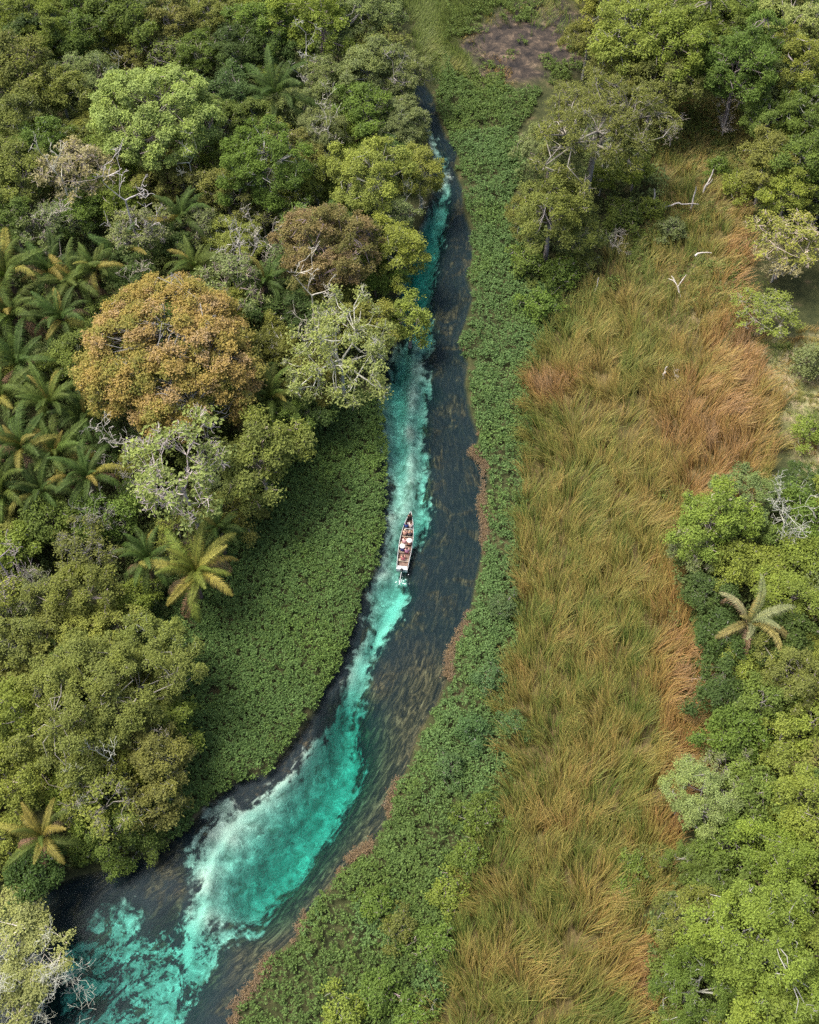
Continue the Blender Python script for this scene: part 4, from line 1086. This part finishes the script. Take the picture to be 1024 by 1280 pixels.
# people: one continuous skinned body each, clothing as children
def skin_body(name, verts, edges, radii, m, root=0, levels=2):
    me = bpy.data.meshes.new(name); me.from_pydata([Vector(v) for v in verts], edges, [])
    o = bpy.data.objects.new(name, me); COL.objects.link(o)
    md = o.modifiers.new('skin', 'SKIN'); md.use_smooth_shade = True
    for i, r_ in enumerate(radii):
        sv = me.skin_vertices[0].data[i]; sv.radius = r_ if isinstance(r_, tuple) else (r_, r_); sv.use_root = (i == root)
    s2 = o.modifiers.new('sub', 'SUBSURF'); s2.levels = levels; s2.render_levels = levels
    dg = bpy.context.evaluated_depsgraph_get()
    ev = bpy.data.meshes.new_from_object(o.evaluated_get(dg))
    bpy.data.objects.remove(o); bpy.data.meshes.remove(me)
    ev.name = name; ev.materials.clear(); ev.materials.append(m)
    for p_ in ev.polygons: p_.use_smooth = True
    return ev
M_SKIN = [plain('skin_tan', (.36, .20, .13), .6), plain('skin_brown', (.16, .085, .055), .6), plain('skin_light', (.50, .31, .23), .6)]
def ell(name, c, r, m, cut=None, n=14):
    V = []; Qs = []
    for i in range(n + 1):
        a = pi * i / n
        for j in range(n): b = 2 * pi * j / n; V.append((c[0] + r[0] * sin(a) * cos(b), c[1] + r[1] * sin(a) * sin(b), c[2] + r[2] * cos(a)))
    for i in range(n):
        if cut is not None and i >= cut: break
        for j in range(n): k = (j + 1) % n; Qs.append((i * n + j, (i + 1) * n + j, (i + 1) * n + k, i * n + k))
    return np_mesh(name, V, Qs, None, True, [m])
# seated skeleton facing +X; origin on the seat under the pelvis
def body_data(arm_in=0.0, lean=0.0):
    v = []; e = []; r_ = []
    def add(p_, rad, par=None):
        v.append(p_); r_.append(rad)
        if par is not None: e.append((par, len(v) - 1))
        return len(v) - 1
    L_ = lean
    pel = add((0, 0, .11), (.155, .115)); sp_ = add((.02 + L_ * .3, 0, .27), (.145, .105), pel); ch = add((.03 + L_ * .7, 0, .45), (.16, .11), sp_)
    nk = add((.04 + L_, 0, .57), .055, ch); hd0 = add((.06 + L_, 0, .66), .075, nk); hd = add((.065 + L_, 0, .745), (.085, .095), hd0); tp = add((.05 + L_, 0, .82), .06, hd)
    add((.165 + L_, 0, .705), .016, hd0)
    arms = {}
    for sg in (-1, 1):
        sh = add((.03 + L_ * .8, sg * .17, .50), .062, ch); el = add((.12 + L_ * .5, sg * (.24 - arm_in), .27), .046, sh)
        wr = add((.34, sg * (.14 - arm_in), .20), .030, el); pa = add((.40, sg * (.13 - arm_in), .19), (.040, .018), wr)
        for q, (dy, dl) in enumerate(((-.03, .065), (-.01, .078), (.01, .073), (.03, .058))):
            k1 = add((.40 + dl * .55, sg * (.13 - arm_in) + dy, .185), .009, pa); add((.40 + dl, sg * (.13 - arm_in) + dy, .165), .008, k1)
        add((.40, sg * (.13 - arm_in) - sg * .055, .18), .010, pa)
        hp = add((.06, sg * .10, .10), .092, pel); kn = add((.44, sg * .12, .11), .062, hp); an = add((.48, sg * .12, -.22), .040, kn); add((.60, sg * .13, -.25), .036, an)
    return v, e, r_
BODY = {}
for key, ai, ln in (('a', 0, 0), ('b', .05, .08)):
    v, e, r_ = body_data(ai, ln)
    for si in range(3): BODY[key, si] = skin_body('body', v, e, r_, M_SKIN[si])
    sv = [v[0], v[1], v[2]]; nxt = [(v[2][0], 0, v[2][2] + .07)]
    ai8 = [i for i, q in enumerate(r_) if q == .062 and v[i][2] > .4]
    vv = [v[0], v[1], v[2], (v[2][0] + .01, 0, v[2][2] + .07)]; ee = [(0, 1), (1, 2), (2, 3)]; rr = [(.172, .132), (.162, .122), (.178, .128), (.09, .08)]
    for i in ai8:
        el = v[i + 1]; k = len(vv)
        vv += [v[i], tuple(np.array(v[i]) * .35 + np.array(el) * .65)]; ee += [(2, k), (k, k + 1)]; rr += [.075, .062]
    BODY[key, 'shirt'] = (vv, ee, rr)
    pv = [v[0]]; pe = []; pr = [(.17, .13)]
    for sg in (-1, 1):
        k = len(pv); pv += [(.06, sg * .10, .10), (.44, sg * .12, .115), (.47, sg * .12, -.02)]; pe += [(0, k), (k, k + 1), (k + 1, k + 2)]; pr += [.105, .078, .066]
    BODY[key, 'shorts'] = (pv, pe, pr)
def person(t, y, pose, skin, shirt, shorts, hair, hat, label, z=.215, rot=0):
    x_ = -BL / 2 + BL * t
    wloc = boat.matrix_basis if False else Matrix.Translation(boat.location) @ Matrix.Rotation(head, 4, 'Z')
    p_ = wloc @ Vector((x_, y, z))
    o = link('person', BODY[pose, skin], loc=p_)
    o.rotation_euler = (0, 0, head + rot)
    o['label'] = label; o['category'] = 'person'; o['group'] = 'people seated in the boat'
    ln = .08 if pose == 'b' else 0
    link('shirt', skin_body('shirt', *BODY[pose, 'shirt'], plain('shirt_cloth', shirt, .85, .1)), o)
    link('shorts', skin_body('shorts', *BODY[pose, 'shorts'], plain('shorts_cloth', shorts, .85, .1)), o)
    link('hair', ell('hair', (.045 + ln, 0, .775), (.108, .098, .095), plain('hair', hair, .7), cut=8), o)
    for sg in (-1, 1):
        link('eye', ell('eye', (.150 + ln, sg * .032, .745), (.010, .013, .008), M_DARKM, n=8), o)
        link('ear', ell('ear', (.06 + ln, sg * .094, .725), (.022, .010, .032), M_SKIN[skin], n=8), o)
    if hat:
        V = []; n_ = 20
        prof = [(0, .885), (.06, .88), (.10, .85), (.112, .80), (.118, .795), (.27, .765), (.27, .755), (.11, .785)]
        for (r1, z1) in prof:
            for j in range(n_): a = 2 * pi * j / n_; V.append((.05 + ln + r1 * cos(a), r1 * sin(a), z1 - (.01 * sin(2 * a) if r1 > .2 else 0)))
        Qs = [(i * n_ + j, i * n_ + (j + 1) % n_, (i + 1) * n_ + (j + 1) % n_, (i + 1) * n_ + j) for i in range(len(prof) - 1) for j in range(n_)]
        link('sun_hat', np_mesh('sun_hat', V, Qs, None, True, [plain('straw_hat', hat, .8, .1)]), o)
W_ = (.62, .59, .53)
person(.885, 0, 'a', 1, (.035, .025, .02), (.03, .03, .03), (.01, .01, .01), None, 'guide in dark brown clothes sitting at the pointed bow', z=.33)
person(.74, .21, 'a', 1, (.05, .10, .30), (.03, .03, .05), (.012, .01, .01), None, 'person in a blue shirt just behind the white bow thwart')
person(.74, -.21, 'b', 0, (.62, .50, .44), (.02, .02, .02), (.04, .02, .015), None, 'person in a pale shirt beside the one in blue')
person(.60, .24, 'b', 2, (.50, .30, .22), (.015, .015, .018), (.42, .34, .22), None, 'fair-haired person in a tan top on the second bench from the bow')
person(.60, -.24, 'a', 0, (.12, .10, .10), (.015, .015, .018), (.30, .24, .16), None, 'light-haired person in dark clothes on the second bench from the bow')
person(.46, .16, 'b', 2, (.78, .46, .46), (.50, .28, .25), (.20, .10, .06), None, 'person in a pink shirt on the middle bench')
person(.44, -.34, 'a', 0, (.55, .28, .20), (.10, .05, .05), (.03, .02, .02), W_, 'person in a white sun hat leaning over the gunwale, middle bench')
person(.32, .24, 'b', 0, (.05, .06, .18), (.03, .03, .05), (.03, .02, .02), W_, 'person in a white sun hat and navy shirt on the fourth bench')
person(.30, -.20, 'a', 2, (.45, .22, .33), (.35, .12, .14), (.05, .03, .03), None, 'person in a mauve shirt beside the navy shirt and white hat')
person(.17, .05, 'a', 0, (.50, .17, .17), (.42, .20, .20), (.05, .03, .03), None, 'boatman in a red shirt on the bench nearest the motor')
# splash behind the motor
g = np.random.default_rng(9)
fx, fy = unproj(502, 727, 0)
n_ = 40
P_ = np.stack([fx + g.normal(size=n_) * .28, fy + g.normal(size=n_) * .30, .015 + np.abs(g.normal(size=n_)) * .05], 1)
LV, LQ = leaf_quads(P_, np.array([[0, 0, 1.0]]) + g.normal(size=(n_, 3)) * .2, g.uniform(.03, .11, n_), .8, g)
link('propeller_splash', np_mesh('propeller_splash', LV, LQ, None, False, [M_FOAM]), kind='stuff', label='white splash behind the motor of the boat')
print('objects', len(bpy.data.objects))

# ------------------------------------------------------------------ faint haze
V, Qb = box_v(-2100, 2100, -2100, 2100, -40, 130)
m, nt, out = mat('haze')
pv = N(nt, 'ShaderNodeVolumePrincipled'); pv.inputs['Density'].default_value = HAZE; pv.inputs['Color'].default_value = (.93, .95, 1, 1); pv.inputs['Anisotropy'].default_value = .2
nt.links.new(pv.outputs[0], out.inputs['Volume'])
if HAZE: link('haze', np_mesh('haze', V, Qb, None, False, [m]), kind='stuff', label='thin pale morning haze over the whole valley')
